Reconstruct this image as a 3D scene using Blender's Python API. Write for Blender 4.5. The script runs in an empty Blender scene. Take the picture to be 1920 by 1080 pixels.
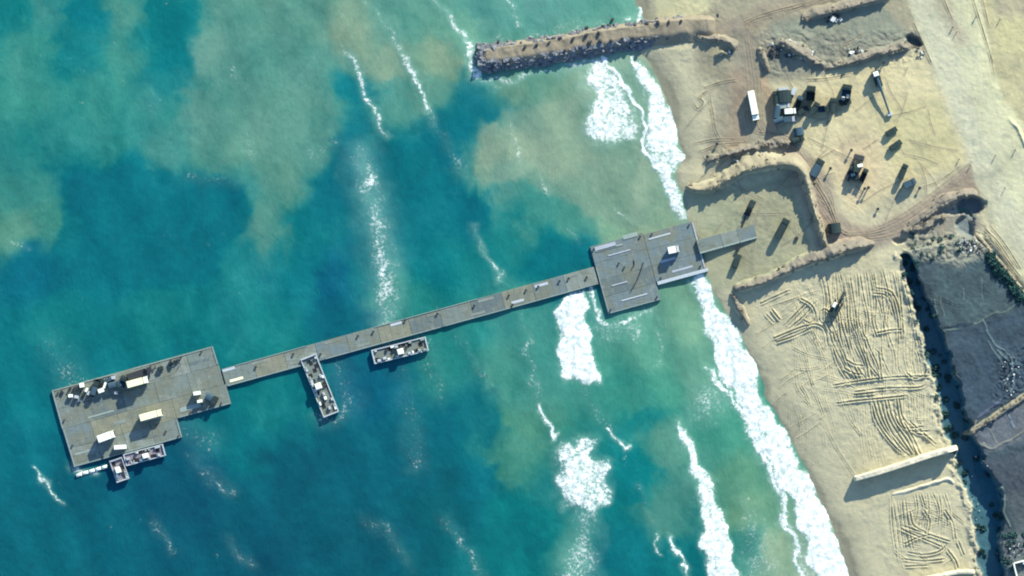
import bpy, bmesh, math, random
import numpy as np
from mathutils import Vector, Matrix

S = 0.2                        # metres per photo pixel
def W(px, py): return ((px - 960) * S, (540 - py) * S)

# ------------------------------------------------------------------ camera, sky, sun, exposure
sc = bpy.context.scene
col = sc.collection
cam_d = bpy.data.cameras.new("camera"); cam = bpy.data.objects.new("camera", cam_d); col.objects.link(cam)
CAM_H = 3000.0
cam.location = (0, 0, CAM_H); cam.rotation_euler = (0, 0, 0)
cam_d.sensor_width = 36; cam_d.lens = 36 * CAM_H / (1920 * S)
cam_d.clip_start = 10; cam_d.clip_end = 30000
sc.camera = cam
sc.render.resolution_x, sc.render.resolution_y = 1024, 576
SUN_EL = math.radians(26.5); SUN_AZ = math.radians(26.8)        # azimuth clockwise from +Y
world = bpy.data.worlds.new("World"); sc.world = world; world.use_nodes = True
wt = world.node_tree; bg = wt.nodes["Background"]
sky = wt.nodes.new("ShaderNodeTexSky"); sky.sky_type = 'NISHITA'; sky.sun_disc = False
sky.sun_elevation = SUN_EL; sky.sun_rotation = SUN_AZ
sky.air_density = 1.0; sky.dust_density = 0.3; sky.ozone_density = 4.5
wt.links.new(sky.outputs[0], bg.inputs[0]); bg.inputs[1].default_value = 0.15
sd = bpy.data.lights.new("sun", 'SUN'); sd.energy = 4.7; sd.angle = math.radians(0.5); sd.color = (1.0, 0.95, 0.83)
sun = bpy.data.objects.new("sun", sd); col.objects.link(sun)
sdir = Vector((math.sin(SUN_AZ) * math.cos(SUN_EL), math.cos(SUN_AZ) * math.cos(SUN_EL), math.sin(SUN_EL)))
sun.rotation_euler = sdir.to_track_quat('Z', 'Y').to_euler()
sun.location = (0, 0, 500)
sc.view_settings.view_transform = 'Standard'; sc.view_settings.look = 'None'
sc.view_settings.gamma = 1; sc.view_settings.use_curve_mapping = False
sc.view_settings.exposure = 1.02
sc.cycles.filter_width = 2.0
sc.cycles.max_bounces = 5; sc.cycles.diffuse_bounces = 2; sc.cycles.glossy_bounces = 2
sc.cycles.use_denoising = True

# light falling on flat open ground, used to turn a colour seen in the photo into a base colour
E_REF = np.array([1.40, 1.50, 1.68])
def lin(c):
    c = np.asarray(c, float) / 255.0
    return np.where(c <= 0.04045, c / 12.92, ((c + 0.055) / 1.055) ** 2.4)
def alb(c): return np.clip(lin(c) / E_REF, 0.002, 0.8)

# ------------------------------------------------------------------ noise and painting helpers
def vnoise(X, Y, scale, seed):
    rs = np.random.RandomState(seed); T = rs.rand(256, 256).astype(np.float32)
    x = X / scale + 1000; y = Y / scale + 1000
    xi = np.floor(x).astype(int); yi = np.floor(y).astype(int)
    fx = x - xi; fy = y - yi
    fx = fx * fx * (3 - 2 * fx); fy = fy * fy * (3 - 2 * fy)
    a = T[yi % 256, xi % 256]; b = T[yi % 256, (xi + 1) % 256]
    c = T[(yi + 1) % 256, xi % 256]; d = T[(yi + 1) % 256, (xi + 1) % 256]
    return (a * (1 - fx) + b * fx) * (1 - fy) + (c * (1 - fx) + d * fx) * fy - 0.5
def fbm(X, Y, scale, seed, n=4, gain=0.5):
    s = 0; a = 1.0
    for i in range(n):
        s = s + a * vnoise(X, Y, scale / (2 ** i), seed + 17 * i); a *= gain
    return s
def sstep(a, b, x):
    t = np.clip((x - a) / (b - a), 0, 1); return t * t * (3 - 2 * t)

class Grid:
    """Regular (inside the frame) grid in photo pixels, stretched far out beyond it."""
    def __init__(g, xs, ys, warp=0.0, seed=1):
        g.xs, g.ys = xs, ys
        g.X, g.Y = np.meshgrid(xs, ys)
        if warp:
            g.XW = g.X + warp * fbm(g.X, g.Y, 30, seed, 4) * 1.6
            g.YW = g.Y + warp * fbm(g.X, g.Y, 30, seed + 99, 4) * 1.6
        else: g.XW, g.YW = g.X, g.Y
    def win(g, pts, pad):
        p = np.array(pts, float)
        i0, i1 = np.searchsorted(g.xs, [p[:, 0].min() - pad, p[:, 0].max() + pad])
        j0, j1 = np.searchsorted(g.ys, [p[:, 1].min() - pad, p[:, 1].max() + pad])
        return (slice(j0, j1), slice(i0, i1))
    def line(g, pts, pad, warp=True, closed=False):
        """window, distance to the polyline, signed side, parameter 0..1"""
        w = g.win(pts, pad); X = (g.XW if warp else g.X)[w]; Y = (g.YW if warp else g.Y)[w]
        best = np.full(X.shape, 1e9); side = np.ones(X.shape); tt = np.zeros(X.shape)
        P = [tuple(map(float, p[:2])) for p in pts]
        if closed: P = P + [P[0]]
        L = [math.hypot(P[i + 1][0] - P[i][0], P[i + 1][1] - P[i][1]) for i in range(len(P) - 1)]
        tot = max(sum(L), 1e-6); acc = 0
        for i in range(len(P) - 1):
            ax, ay = P[i]; bx, by = P[i + 1]; dx, dy = bx - ax, by - ay; l2 = dx * dx + dy * dy + 1e-9
            t = np.clip(((X - ax) * dx + (Y - ay) * dy) / l2, 0, 1)
            ex, ey = X - ax - t * dx, Y - ay - t * dy; d = np.hypot(ex, ey)
            m = d < best
            best = np.where(m, d, best); side = np.where(m, np.sign(dx * ey - dy * ex), side)
            tt = np.where(m, (acc + t * L[i]) / tot, tt); acc += L[i]
        return w, best, side, tt
    def poly(g, pts, soft=6, warp=True):
        w, d, _, _ = g.line(pts, soft * 3 + 12, warp, closed=True)
        X = (g.XW if warp else g.X)[w]; Y = (g.YW if warp else g.Y)[w]
        ins = np.zeros(X.shape, bool); n = len(pts)
        for i in range(n):
            x0, y0 = pts[i][:2]; x1, y1 = pts[(i + 1) % n][:2]
            if y0 == y1: continue
            c = ((y0 > Y) != (y1 > Y)) & (X < (x1 - x0) * (Y - y0) / (y1 - y0) + x0)
            ins ^= c
        sd_ = np.where(ins, d, -d)
        return w, sstep(-soft, soft, sd_)

def smooth_line(pts, n=6):
    """Catmull-Rom through the points (any number of columns)"""
    P = [np.array(p, float) for p in pts]; P = [2 * P[0] - P[1]] + P + [2 * P[-1] - P[-2]]
    out = []
    for i in range(1, len(P) - 2):
        for k in range(n):
            t = k / n
            out.append(0.5 * ((2 * P[i]) + (-P[i - 1] + P[i + 1]) * t + (2 * P[i - 1] - 5 * P[i] + 4 * P[i + 1] - P[i + 2]) * t * t
                       + (-P[i - 1] + 3 * P[i] - 3 * P[i + 1] + P[i + 2]) * t ** 3))
    out.append(P[-2]); return [tuple(o) for o in out]

def axis(a, b, step, far, k=1.35):
    c = list(np.arange(a, b + step * 0.5, step)); s = step; lo = c[0]; left = []
    while lo > -far: s *= k; lo -= s; left.append(lo)
    s = step; hi = c[-1]; right = []
    while hi < far: s *= k; hi += s; right.append(hi)
    return np.array(left[::-1] + c + right)

def grid_mesh(name, g, Z, fmask, attrs, mat, kind='structure'):
    ny, nx = Z.shape
    idx = np.arange(ny * nx).reshape(ny, nx)
    a, b, c, d = idx[:-1, :-1], idx[:-1, 1:], idx[1:, 1:], idx[1:, :-1]
    q = np.stack([a, d, c, b], -1)[fmask]             # y of photo runs down: this order faces up
    used = np.unique(q); remap = np.full(ny * nx, -1); remap[used] = np.arange(len(used))
    q = remap[q]
    wx = (g.X - 960) * S; wy = (540 - g.Y) * S
    co = np.stack([wx.ravel()[used], wy.ravel()[used], Z.ravel()[used]], -1).astype(np.float32)
    me = bpy.data.meshes.new(name)
    me.vertices.add(len(co)); me.vertices.foreach_set("co", co.ravel())
    me.loops.add(q.size); me.loops.foreach_set("vertex_index", q.ravel().astype(np.int32))
    me.polygons.add(len(q)); me.polygons.foreach_set("loop_start", np.arange(0, q.size, 4, dtype=np.int32))
    me.polygons.foreach_set("use_smooth", np.ones(len(q), bool))
    me.update(calc_edges=True)
    for an, av in attrs.items():
        if av.ndim == 3:
            at = me.attributes.new(an, 'FLOAT_COLOR', 'POINT')
            v = av.reshape(-1, 3)[used]; v = np.concatenate([v, np.ones((len(v), 1))], 1)
            at.data.foreach_set("color", v.astype(np.float32).ravel())
        else:
            at = me.attributes.new(an, 'FLOAT', 'POINT'); at.data.foreach_set("value", av.ravel()[used].astype(np.float32))
    me.materials.append(mat)
    o = bpy.data.objects.new(name, me); col.objects.link(o)
    if kind: o['kind'] = kind
    return o

# ------------------------------------------------------------------ materials
class NT:
    def __init__(s, name):
        s.m = bpy.data.materials.new(name); s.m.use_nodes = True; s.t = s.m.node_tree
        s.b = s.t.nodes["Principled BSDF"]; s.b.inputs["Specular IOR Level"].default_value = 0.2
        s.geo = s.t.nodes.new("ShaderNodeNewGeometry")
    def n(s, t, **k):
        x = s.t.nodes.new(t)
        for a, b in k.items(): setattr(x, a, b)
        return x
    def set(s, sock, v):
        if hasattr(v, 'is_output') or hasattr(v, 'links') and hasattr(v, 'node'): s.t.links.new(v, sock)
        elif hasattr(v, '__len__') and len(v) == 3 and sock.type == 'RGBA': sock.default_value = (*v, 1)
        else: sock.default_value = v
    def noise(s, scale, detail=4, rough=0.6, vec=None, dist=0.0):
        x = s.n("ShaderNodeTexNoise"); s.t.links.new(vec or s.geo.outputs["Position"], x.inputs["Vector"])
        x.inputs["Scale"].default_value = scale; x.inputs["Detail"].default_value = detail
        x.inputs["Roughness"].default_value = rough; x.inputs["Distortion"].default_value = dist
        return x.outputs["Fac"]
    def math(s, op, a, b=0.0, c=None, clamp=False):
        x = s.n("ShaderNodeMath", operation=op); x.use_clamp = clamp
        s.set(x.inputs[0], a); s.set(x.inputs[1], b)
        if c is not None: s.set(x.inputs[2], c)
        return x.outputs[0]
    def mix(s, f, a, b, blend='MIX'):
        x = s.n("ShaderNodeMix", data_type='RGBA', blend_type=blend)
        s.set(x.inputs[0], f); s.set(x.inputs[6], a); s.set(x.inputs[7], b); return x.outputs[2]
    def ramp(s, f, a, b):                      # smoothstep a..b
        x = s.n("ShaderNodeMapRange", interpolation_type='SMOOTHSTEP')
        s.set(x.inputs[0], f); x.inputs[1].default_value = a; x.inputs[2].default_value = b; return x.outputs[0]
    def attr(s, name, colour=False):
        x = s.n("ShaderNodeAttribute", attribute_name=name); return x.outputs["Color" if colour else "Fac"]
    def bump(s, h, strength, dist):
        x = s.n("ShaderNodeBump"); x.inputs["Strength"].default_value = strength; x.inputs["Distance"].default_value = dist
        s.t.links.new(h, x.inputs["Height"]); s.t.links.new(x.outputs[0], s.b.inputs["Normal"])
    def scaled(s, sx, sy, sz, rot=0.0):
        x = s.n("ShaderNodeMapping"); x.inputs["Scale"].default_value = (sx, sy, sz); x.inputs["Rotation"].default_value = (0, 0, rot)
        s.t.links.new(s.geo.outputs["Position"], x.inputs["Vector"]); return x.outputs[0]
    def out(s, base=None, rough=None, metal=None):
        if base is not None: s.set(s.b.inputs["Base Color"], base)
        if rough is not None: s.set(s.b.inputs["Roughness"], rough)
        if metal is not None: s.set(s.b.inputs["Metallic"], metal)
        return s.m

def mottled(name, c, var=0.35, scale=0.8, rough=0.8, metal=0.0, bump=0.0, streak=None):
    t = NT(name); n = t.noise(scale, 5, 0.65)
    f = t.math('MULTIPLY_ADD', n, var * 2, 1 - var)
    if streak:
        n2 = t.noise(1.0, 4, 0.6, t.scaled(*streak)); f = t.math('MULTIPLY', f, t.math('MULTIPLY_ADD', n2, var * 1.6, 1 - var * .8))
    x = t.n("ShaderNodeVectorMath", operation='SCALE'); x.inputs[0].default_value = tuple(c); t.t.links.new(f, x.inputs[3])
    if bump: t.bump(n, 1.0, bump)
    return t.out(x.outputs[0], rough, metal)

M = {}
def ground_mat():
    t = NT("ground"); c = t.attr("tint", True)
    n1 = t.noise(0.05, 5, 0.6); n2 = t.noise(0.6, 6, 0.7); n3 = t.noise(3.0, 3, 0.6)
    f = t.math('MULTIPLY_ADD', n1, 0.22, 0.89); f = t.math('MULTIPLY', f, t.math('MULTIPLY_ADD', n2, 0.36, 0.82))
    f = t.math('MULTIPLY', f, t.math('MULTIPLY_ADD', n3, 0.22, 0.89))
    x = t.n("ShaderNodeVectorMath", operation='SCALE'); t.t.links.new(c, x.inputs[0]); t.t.links.new(f, x.inputs[3])
    h = t.math('ADD', t.math('MULTIPLY', n2, 0.7), t.math('MULTIPLY', n3, 0.3))
    t.bump(h, 1.0, 0.25)
    return t.out(x.outputs[0], 0.95)
M['ground'] = ground_mat()
def water_mat():
    t = NT("water"); c = t.attr("tint", True); d = t.attr("foam")
    fd = t.attr("froth")
    n1 = t.noise(0.9, 6, 0.72, dist=0.6); n2 = t.noise(0.22, 3, 0.6, t.scaled(1, .6, 1, .35))
    nn = t.math('MULTIPLY_ADD', n1, 3.2, -1.1); nn = t.math('MULTIPLY_ADD', t.math('SUBTRACT', n2, 0.5), 0.9, nn)
    m = t.math('MULTIPLY', t.math('SUBTRACT', t.math('ADD', nn, d), 1.0), 1.9, clamp=True)
    m = t.math('MULTIPLY', m, t.ramp(d, 0.0, 0.12))
    m = t.math('MULTIPLY', m, t.math('MULTIPLY_ADD', t.ramp(d, .25, .95), .62, .38))
    # ripples: small changes of tone and of slope
    r1 = t.noise(0.35, 5, 0.65, t.scaled(1, .45, 1, -.42)); r2 = t.noise(1.4, 4, 0.6, t.scaled(1, .5, 1, -.42))
    f = t.math('MULTIPLY_ADD', r1, 0.18, 0.91); f = t.math('MULTIPLY', f, t.math('MULTIPLY_ADD', r2, 0.12, 0.94))
    x = t.n("ShaderNodeVectorMath", operation='SCALE'); t.t.links.new(c, x.inputs[0]); t.t.links.new(f, x.inputs[3])
    lace = t.mix(t.math('MULTIPLY', fd, 0.55), x.outputs[0], tuple(alb((150, 205, 190))))
    fn = t.noise(0.5, 5, 0.7); wht = t.mix(t.ramp(fn, .38, .60), (0.40, 0.47, 0.43), (0.76, 0.77, 0.68))
    base = t.mix(m, lace, wht)
    h = t.math('ADD', t.math('MULTIPLY', r2, 0.35), t.math('MULTIPLY', r1, 1.0)); h = t.math('MULTIPLY_ADD', m, 0.3, h)
    t.bump(h, 1.0, 0.22)
    t.b.inputs["IOR"].default_value = 1.33; t.b.inputs["Specular IOR Level"].default_value = 0.2
    return t.out(base, t.math('MULTIPLY_ADD', m, 0.4, 0.35))
M['water'] = water_mat()
def earth(name, c, c2=None, bump=0.35):
    t = NT(name); n1 = t.noise(0.25, 5, 0.6); n2 = t.noise(1.4, 6, 0.7)
    base = t.mix(t.ramp(n1, .35, .65), tuple(c), tuple(c2 if c2 is not None else np.array(c) * .82))
    x = t.n("ShaderNodeVectorMath", operation='SCALE'); t.t.links.new(base, x.inputs[0])
    t.t.links.new(t.math('MULTIPLY_ADD', n2, 0.5, 0.75), x.inputs[3])
    t.bump(n2, 1.0, bump); return t.out(x.outputs[0], 0.95)
M['sand_berm'] = earth("pale_sand", alb((205, 202, 162)), alb((180, 172, 140)))
M['brown_berm'] = earth("grey_earth", alb((178, 170, 145)), alb((140, 138, 125)), 0.5)
M['road_fill'] = earth("road_fill", alb((165, 155, 132)), alb((148, 142, 122)), 0.15)
M['rock'] = mottled("rock", (0.16, 0.17, 0.17), 0.4, 1.5, 0.9, bump=0.2)
M['darkrock'] = mottled("dark_rock", (0.04, 0.045, 0.05), 0.4, 1.5, 0.9)
M['pale_rubble'] = mottled("pale_rubble", (0.5, 0.52, 0.48), 0.4, 2, 0.9, bump=0.1)
def deck_mat(name, c):
    t = NT(name); n = t.noise(.35, 5, .65); n2 = t.noise(1.0, 4, .65, t.scaled(.18, 1.5, 1, math.radians(-15.4))); n3 = t.noise(.12, 5, .7); n4 = t.noise(1.6, 4, .7)
    base = t.mix(t.ramp(n3, .42, .62), tuple(alb(c)), tuple(alb((120, 130, 120))))
    base = t.mix(t.math('MULTIPLY', t.ramp(n2, .52, .72), .55), base, tuple(alb((84, 92, 90))))
    base = t.mix(t.math('MULTIPLY', t.ramp(n, .55, .7), .4), base, tuple(alb((158, 168, 158))))
    x = t.n("ShaderNodeVectorMath", operation='SCALE'); t.t.links.new(base, x.inputs[0]); t.t.links.new(t.math('MULTIPLY_ADD', n4, .5, .75), x.inputs[3])
    return t.out(x.outputs[0], .8)
M['deck'] = [deck_mat("deck_steel_%s" % k, c) for k, c in (('grey', (122, 138, 136)), ('blue_grey', (114, 134, 140)), ('pale', (138, 152, 148)), ('olive', (136, 142, 126)), ('dark', (102, 120, 124)))]
M['edge'] = mottled("pale_deck_edge", alb((152, 172, 170)), 0.3, .8, 0.6)
M['deckedge'] = mottled("deck_edge", alb((136, 158, 160)), 0.4, .8, 0.7)
M['dark_steel'] = mottled("dark_steel", (0.03, 0.035, 0.04), 0.3, 1, 0.6, .2)
M['rubber'] = mottled("rubber", (0.018, 0.018, 0.02), 0.2, 3, 0.85)
M['white'] = mottled("white_paint", (0.72, 0.74, 0.62), 0.12, 1.5, 0.45)
M['cream'] = mottled("cream_paint", (0.72, 0.70, 0.44), 0.15, 1.5, 0.5)
M['grey'] = mottled("grey_paint", (0.30, 0.33, 0.35), 0.25, 1.2, 0.55)
M['palegrey'] = mottled("pale_grey_paint", (0.36, 0.40, 0.40), 0.2, 1.2, 0.5)
M['olive'] = mottled("olive_paint", (0.02, 0.035, 0.032), 0.3, 1.2, 0.6)
M['tan'] = mottled("tan_paint", (0.33, 0.32, 0.22), 0.25, 1.2, 0.6)
M['bluegrey'] = mottled("blue_grey_canvas", (0.035, 0.07, 0.09), 0.3, 1.2, 0.8)
M['glass'] = mottled("dark_glass", (0.01, 0.015, 0.02), 0.1, 1, 0.1)
M['wall'] = mottled("pale_concrete", (0.5, 0.52, 0.46), 0.25, 1.0, 0.9)
M['skin'] = mottled("skin", (0.25, 0.15, 0.10), 0.1, 5, 0.6)
M['cloth_dark'] = mottled("dark_cloth", (0.03, 0.035, 0.045), 0.2, 5, 0.9)
M['cloth_green'] = mottled("drab_cloth", (0.07, 0.08, 0.05), 0.2, 5, 0.9)
M['hair'] = mottled("hair", (0.01, 0.008, 0.006), 0.1, 5, 0.8)
def leaf_mat():
    t = NT("leaves"); n = t.noise(0.4, 3); n2 = t.noise(3.0, 2)
    return t.out(t.mix(t.ramp(t.math('ADD', t.math('MULTIPLY', n, .6), t.math('MULTIPLY', n2, .4)), .3, .7), (0.018, 0.055, 0.055), (0.035, 0.10, 0.08)), 0.8)
M['leaf'] = leaf_mat()

# ------------------------------------------------------------------ shoreline
SHORE = [(760, -1100), (1080, -300), (1212, 0), (1222, 40), (1196, 96), (1225, 118), (1252, 160), (1268, 200), (1272, 250), (1284, 298), (1264, 325), (1278, 370),
         (1292, 420), (1312, 465), (1328, 515), (1348, 560), (1372, 600), (1398, 650), (1428, 700), (1446, 750), (1478, 800), (1514, 870),
         (1544, 920), (1572, 980), (1596, 1040), (1612, 1090), (1720, 1400), (2100, 2400)]
SH = np.array(SHORE, float); SH[:, 0] -= np.where(SH[:, 1] > 500, 8, 3); SH_o = np.argsort(SH[:, 1])
def shore_dist(X, Y):
    """metres inland of the shoreline (negative at sea), good enough near the shore"""
    sx = np.interp(Y, SH[SH_o, 1], SH[SH_o, 0])
    top = SH[SH_o[0]]; bot = SH[SH_o[-1]]
    sx = np.where(Y < top[1], top[0] + (Y - top[1]) * 0.42, sx); sx = np.where(Y > bot[1], bot[0] + (Y - bot[1]) * 0.42, sx)
    return (X - sx) * S * 0.9

# ------------------------------------------------------------------ terrain
xs = axis(1176, 1944, 1.25, 16000); ys = axis(-24, 1104, 1.25, 16000)
G = Grid(xs, ys, warp=5, seed=5)
X, Y = G.X, G.Y
dsh = shore_dist(G.XW, G.YW)
Z = np.where(dsh > 0, 4.2 * (1 - np.exp(-np.maximum(dsh, 0) / 26.0)), np.maximum(dsh * 0.06, -2.5))
Z = Z + sstep(0, 12, dsh) * (0.35 * fbm(X, Y, 110, 3, 3) + 0.10 * fbm(X, Y, 18, 8, 3))
C = np.zeros(Z.shape + (3,)); C[:] = alb((198, 196, 165))
def paint(w, m, rgb, noise=0.0):
    C[w] = C[w] * (1 - m[..., None]) + alb(rgb) * m[..., None]
def region(pts, rgb, soft=6, amt=1.0, dz=0.0, zs=None):
    w, m = G.poly(pts, soft); paint(w, m * amt, rgb)
    if dz: Z[w] += dz * m
    return w, m
def stroke(pts, width, rgb=None, dz=0.0, soft=None, amt=1.0, smooth=True, warp=True):
    if smooth: pts = smooth_line(pts, 5)
    w, d, s_, t = G.line(pts, width * 2.5 + 4, warp)
    so = soft if soft is not None else width * .35
    m = 1 - sstep(width / 2 - so / 2, width / 2 + so / 2, d)
    if rgb is not None: paint(w, m * amt, rgb)
    if dz: Z[w] += dz * m
    return w, d, s_, t
# wet sand along the water
m = (1 - sstep(1.2, 11.5, dsh + 5.0 * fbm(X, Y, 45, 31, 3)))
C = C * (1 - (m * .7)[..., None]) + alb((152, 154, 134)) * (m * .75)[..., None]
m = (1 - sstep(0.2, 2.6, dsh + 2.4 * fbm(X, Y, 30, 77, 3)))
C = C * (1 - (m * .75)[..., None]) + alb((132, 134, 118)) * (m * .75)[..., None]
# surfaces seen on the land
region([(1290, -40), (1700, -40), (1760, 130), (1690, 130), (1560, 150), (1430, 150), (1380, 210), (1310, 130), (1290, 60)], (160, 158, 136), 14, .85)
region([(1225, -40), (1345, -40), (1330, 20), (1300, 34), (1230, 30)], (205, 205, 165), 6, .9)
region([(1440, 40), (1520, 30), (1650, 5), (1700, 60), (1690, 90), (1560, 110), (1440, 85)], (138, 148, 134), 10, .85)
stroke([(1300, 52), (1380, 52), (1430, 30), (1520, 0), (1600, -40)], 36, (156, 148, 130), soft=26, amt=.75)
stroke([(1380, 55), (1405, 100), (1400, 170), (1425, 240), (1470, 262), (1530, 330)], 34, (150, 144, 130), soft=26, amt=.7)
region([(1420, 70), (1720, 70), (1725, 115), (1560, 140), (1430, 145)], (142, 146, 132), 10, .8)
region([(1530, 140), (1730, 95), (1775, 200), (1815, 300), (1700, 350), (1600, 395), (1550, 340), (1500, 260), (1520, 210)], (212, 206, 166), 10, .9)
region([(1640, 190), (1780, 180), (1810, 300), (1730, 330), (1660, 300)], (192, 190, 146), 25, .7)
region([(1560, 260), (1640, 250), (1660, 350), (1600, 390), (1560, 330)], (206, 190, 158), 20, .6)
region([(1380, 60), (1440, 60), (1440, 160), (1450, 290), (1390, 290), (1350, 300), (1320, 290), (1340, 200), (1370, 150)], (158, 156, 138), 14, .8)
stroke([(1385, 150), (1390, 210), (1380, 270)], 40, (172, 150, 128), soft=30, amt=.5)
stroke([(1430, 150), (1445, 210), (1450, 260)], 18, (186, 160, 130), soft=14, amt=.6)
region([(1290, 355), (1380, 350), (1480, 330), (1520, 460), (1500, 500), (1380, 540), (1330, 545), (1318, 470)], (168, 172, 143), 8, .95)
region([(1290, 390), (1370, 370), (1400, 430), (1330, 450)], (170, 180, 150), 12, .7)
region([(1500, 290), (1560, 330), (1570, 400), (1620, 430), (1700, 400), (1830, 300), (1838, 390), (1700, 450), (1600, 480), (1530, 470)], (160, 154, 138), 10, .85)
stroke([(1480, 290), (1530, 400), (1570, 440), (1660, 430), (1760, 380), (1825, 330)], 36, (166, 152, 136), soft=20, amt=.6)
stroke([(1530, 350), (1545, 400), (1580, 440)], 12, (150, 140, 132), soft=10, amt=.7)
# coast road
region([(1680, -60), (1790, -60), (1850, 150), (1935, 330), (1990, 560), (1930, 560), (1870, 440), (1830, 340), (1800, 240), (1745, 110)], (204, 208, 176), 5, .9)
stroke([(1700, -60), (1755, 60), (1800, 200), (1850, 330), (1930, 480)], 44, (196, 199, 176), soft=24, amt=.6)
stroke([(1800, -60), (1850, 100), (1880, 190), (1935, 300)], 30, (219, 222, 182), soft=18, amt=.8)
stroke([(1745, -60), (1775, 20), (1800, 80)], 26, (178, 174, 152), soft=22, amt=.8)
region([(1830, -60), (2100, -60), (2100, 330), (1935, 262), (1885, 190), (1858, 110)], (192, 190, 152), 5, .95)
region([(1850, -60), (2100, -60), (2100, 30), (1868, 32)], (168, 164, 142), 8, .7)
region([(1868, 40), (2000, 40), (2000, 100), (1870, 100)], (196, 196, 150), 8, .7)
# dark cultivated plateau and scrub
FIELD = [(1700, 470), (1760, 455), (1815, 440), (1832, 440), (1935, 575), (2200, 900), (2200, 1500), (1900, 1500), (1872, 1080), (1850, 980), (1835, 900), (1790, 720), (1745, 590)]
region(FIELD, (66, 84, 92), 5, 1.0)
region([(1755, 480), (1830, 470), (1900, 560), (1900, 590), (1780, 615), (1745, 570)], (74, 95, 100), 10, .9)
region([(1775, 620), (1850, 600), (1925, 570), (1990, 680), (1900, 760), (1815, 790), (1790, 700)], (62, 82, 96), 6, .95)
region([(1690, 440), (1830, 425), (1850, 470), (1800, 500), (1740, 490), (1700, 480)], (146, 150, 136), 12, .9)
region([(1720, 400), (1830, 385), (1840, 430), (1760, 440), (1700, 440)], (140, 140, 130), 8, .9)
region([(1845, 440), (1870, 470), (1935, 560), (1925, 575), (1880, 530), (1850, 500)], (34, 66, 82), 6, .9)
region([(1840, 870), (1990, 820), (1990, 930), (1880, 940), (1850, 900)], (74, 86, 96), 5, .9)
region([(1885, 930), (1990, 900), (1990, 1020), (1900, 1010), (1895, 960)], (82, 94, 100), 6, .9)
region([(1865, 1000), (2000, 990), (2000, 1300), (1880, 1300), (1865, 1080)], (110, 122, 124), 10, .9)
region([(1815, 810), (1900, 760), (1990, 720), (1990, 800), (1850, 850)], (112, 120, 128), 8, .7)
w, m = G.poly([(p[0] - 3, p[1] + 2) if p[0] < 1900 else p for p in FIELD], 4); plateau_w, plateau_m = w, m
Z[w] += 2.6 * m
# small contours and lines on the field
for pts, wd, rgb, dz in [(a_, b_, tuple(v * .82 for v in c_), d_ * .5) for a_, b_, c_, d_ in [
        ([(1768, 620), (1810, 610), (1850, 595), (1885, 580), (1930, 560)], 3, (120, 146, 140), .3),
        ([(1760, 615), (1800, 612), (1820, 606)], 4, (52, 78, 96), -.3),
        ([(1790, 720), (1800, 760), (1812, 795)], 4, (128, 148, 150), .4),
        ([(1840, 600), (1860, 640), (1890, 660), (1895, 690), (1880, 730)], 3, (122, 150, 154), .35),
        ([(1870, 655), (1890, 680), (1900, 710), (1895, 740)], 3, (122, 150, 154), .35),
        ([(1850, 640), (1870, 665), (1882, 690)], 2.5, (115, 142, 148), .3),
        ([(1830, 785), (1860, 765), (1875, 750)], 5, (110, 120, 150), .4),
        ([(1820, 845), (1835, 835), (1860, 842), (1880, 830), (1910, 815), (1960, 790)], 4, (150, 158, 150), .5),
        ([(1828, 790), (1825, 820), (1838, 838)], 3, (150, 150, 145), .4),
        ([(1850, 800), (1868, 830)], 2.5, (140, 150, 150), .3), ([(1888, 780), (1900, 800)], 2.5, (140, 170, 185), .3),
        ([(1838, 905), (1850, 935), (1875, 918), (1882, 960), (1890, 985)], 4, (126, 150, 145), .5),
        ([(1829, 880), (1842, 902), (1858, 912), (1874, 916)], 5, (128, 152, 145), .5),
        ([(1752, 560), (1756, 590)], 2.5, (120, 138, 135), .3), ([(1764, 555), (1768, 590)], 2.5, (120, 138, 135), .3),
        ([(1800, 540), (1803, 560)], 3, (120, 146, 150), .3), ([(1838, 520), (1842, 560)], 2.5, (110, 136, 145), .3)]]:
    stroke(pts, wd, rgb, dz)
# scrubby rough ground near the top of the field
rough_w, rough_m = G.poly([(1690, 435), (1850, 430), (1870, 480), (1800, 500), (1700, 490)], 12)
Z[rough_w] += rough_m * 1.1 * np.abs(fbm(G.X[rough_w], G.Y[rough_w], 12, 44, 3))
rough_w, rough_m = G.poly([(1870, 1000), (1990, 990), (1990, 1150), (1880, 1150)], 12)
Z[rough_w] += rough_m * 0.9 * np.abs(fbm(G.X[rough_w], G.Y[rough_w], 14, 45, 3))
rough_w, rough_m = G.poly([(1870, 655), (1925, 640), (1925, 740), (1880, 770), (1860, 760)], 14)
Z[rough_w] += rough_m * 1.0 * np.abs(fbm(G.X[rough_w], G.Y[rough_w], 12, 46, 3))
rough_w, rough_m = G.poly([(1420, 60), (1720, 60), (1720, 120), (1440, 140)], 14)
Z[rough_w] += rough_m * 0.8 * np.abs(fbm(G.X[rough_w], G.Y[rough_w], 14, 47, 3))
# dirt: irregular stains over all disturbed ground
dirt = np.clip(fbm(X, Y, 70, 1301, 6, .62) * 1.5, 0, 1) * sstep(4, 14, dsh) * (1 - sstep(520, 640, Y) * .65)
C *= (1 - .20 * dirt)[..., None]
dirt = np.clip(fbm(X, Y, 16, 1401, 5, .65) * 1.4, 0, 1) * sstep(6, 20, dsh); C *= 1 - dirt[..., None] * np.array([.20, .17, .12])
Z += sstep(5, 14, dsh) * .10 * fbm(X, Y, 7, 1501, 3)
fm = np.zeros(Z.shape); fm[plateau_w] = plateau_m
Z += fm * (.13 * fbm(X, Y, 9, 1601, 4, .65)); C *= (1 + fm * (.30 * fbm(X, Y, 26, 1701, 5, .65) + .22 * fbm(X, Y, 5, 1711, 3)))[..., None]
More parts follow.
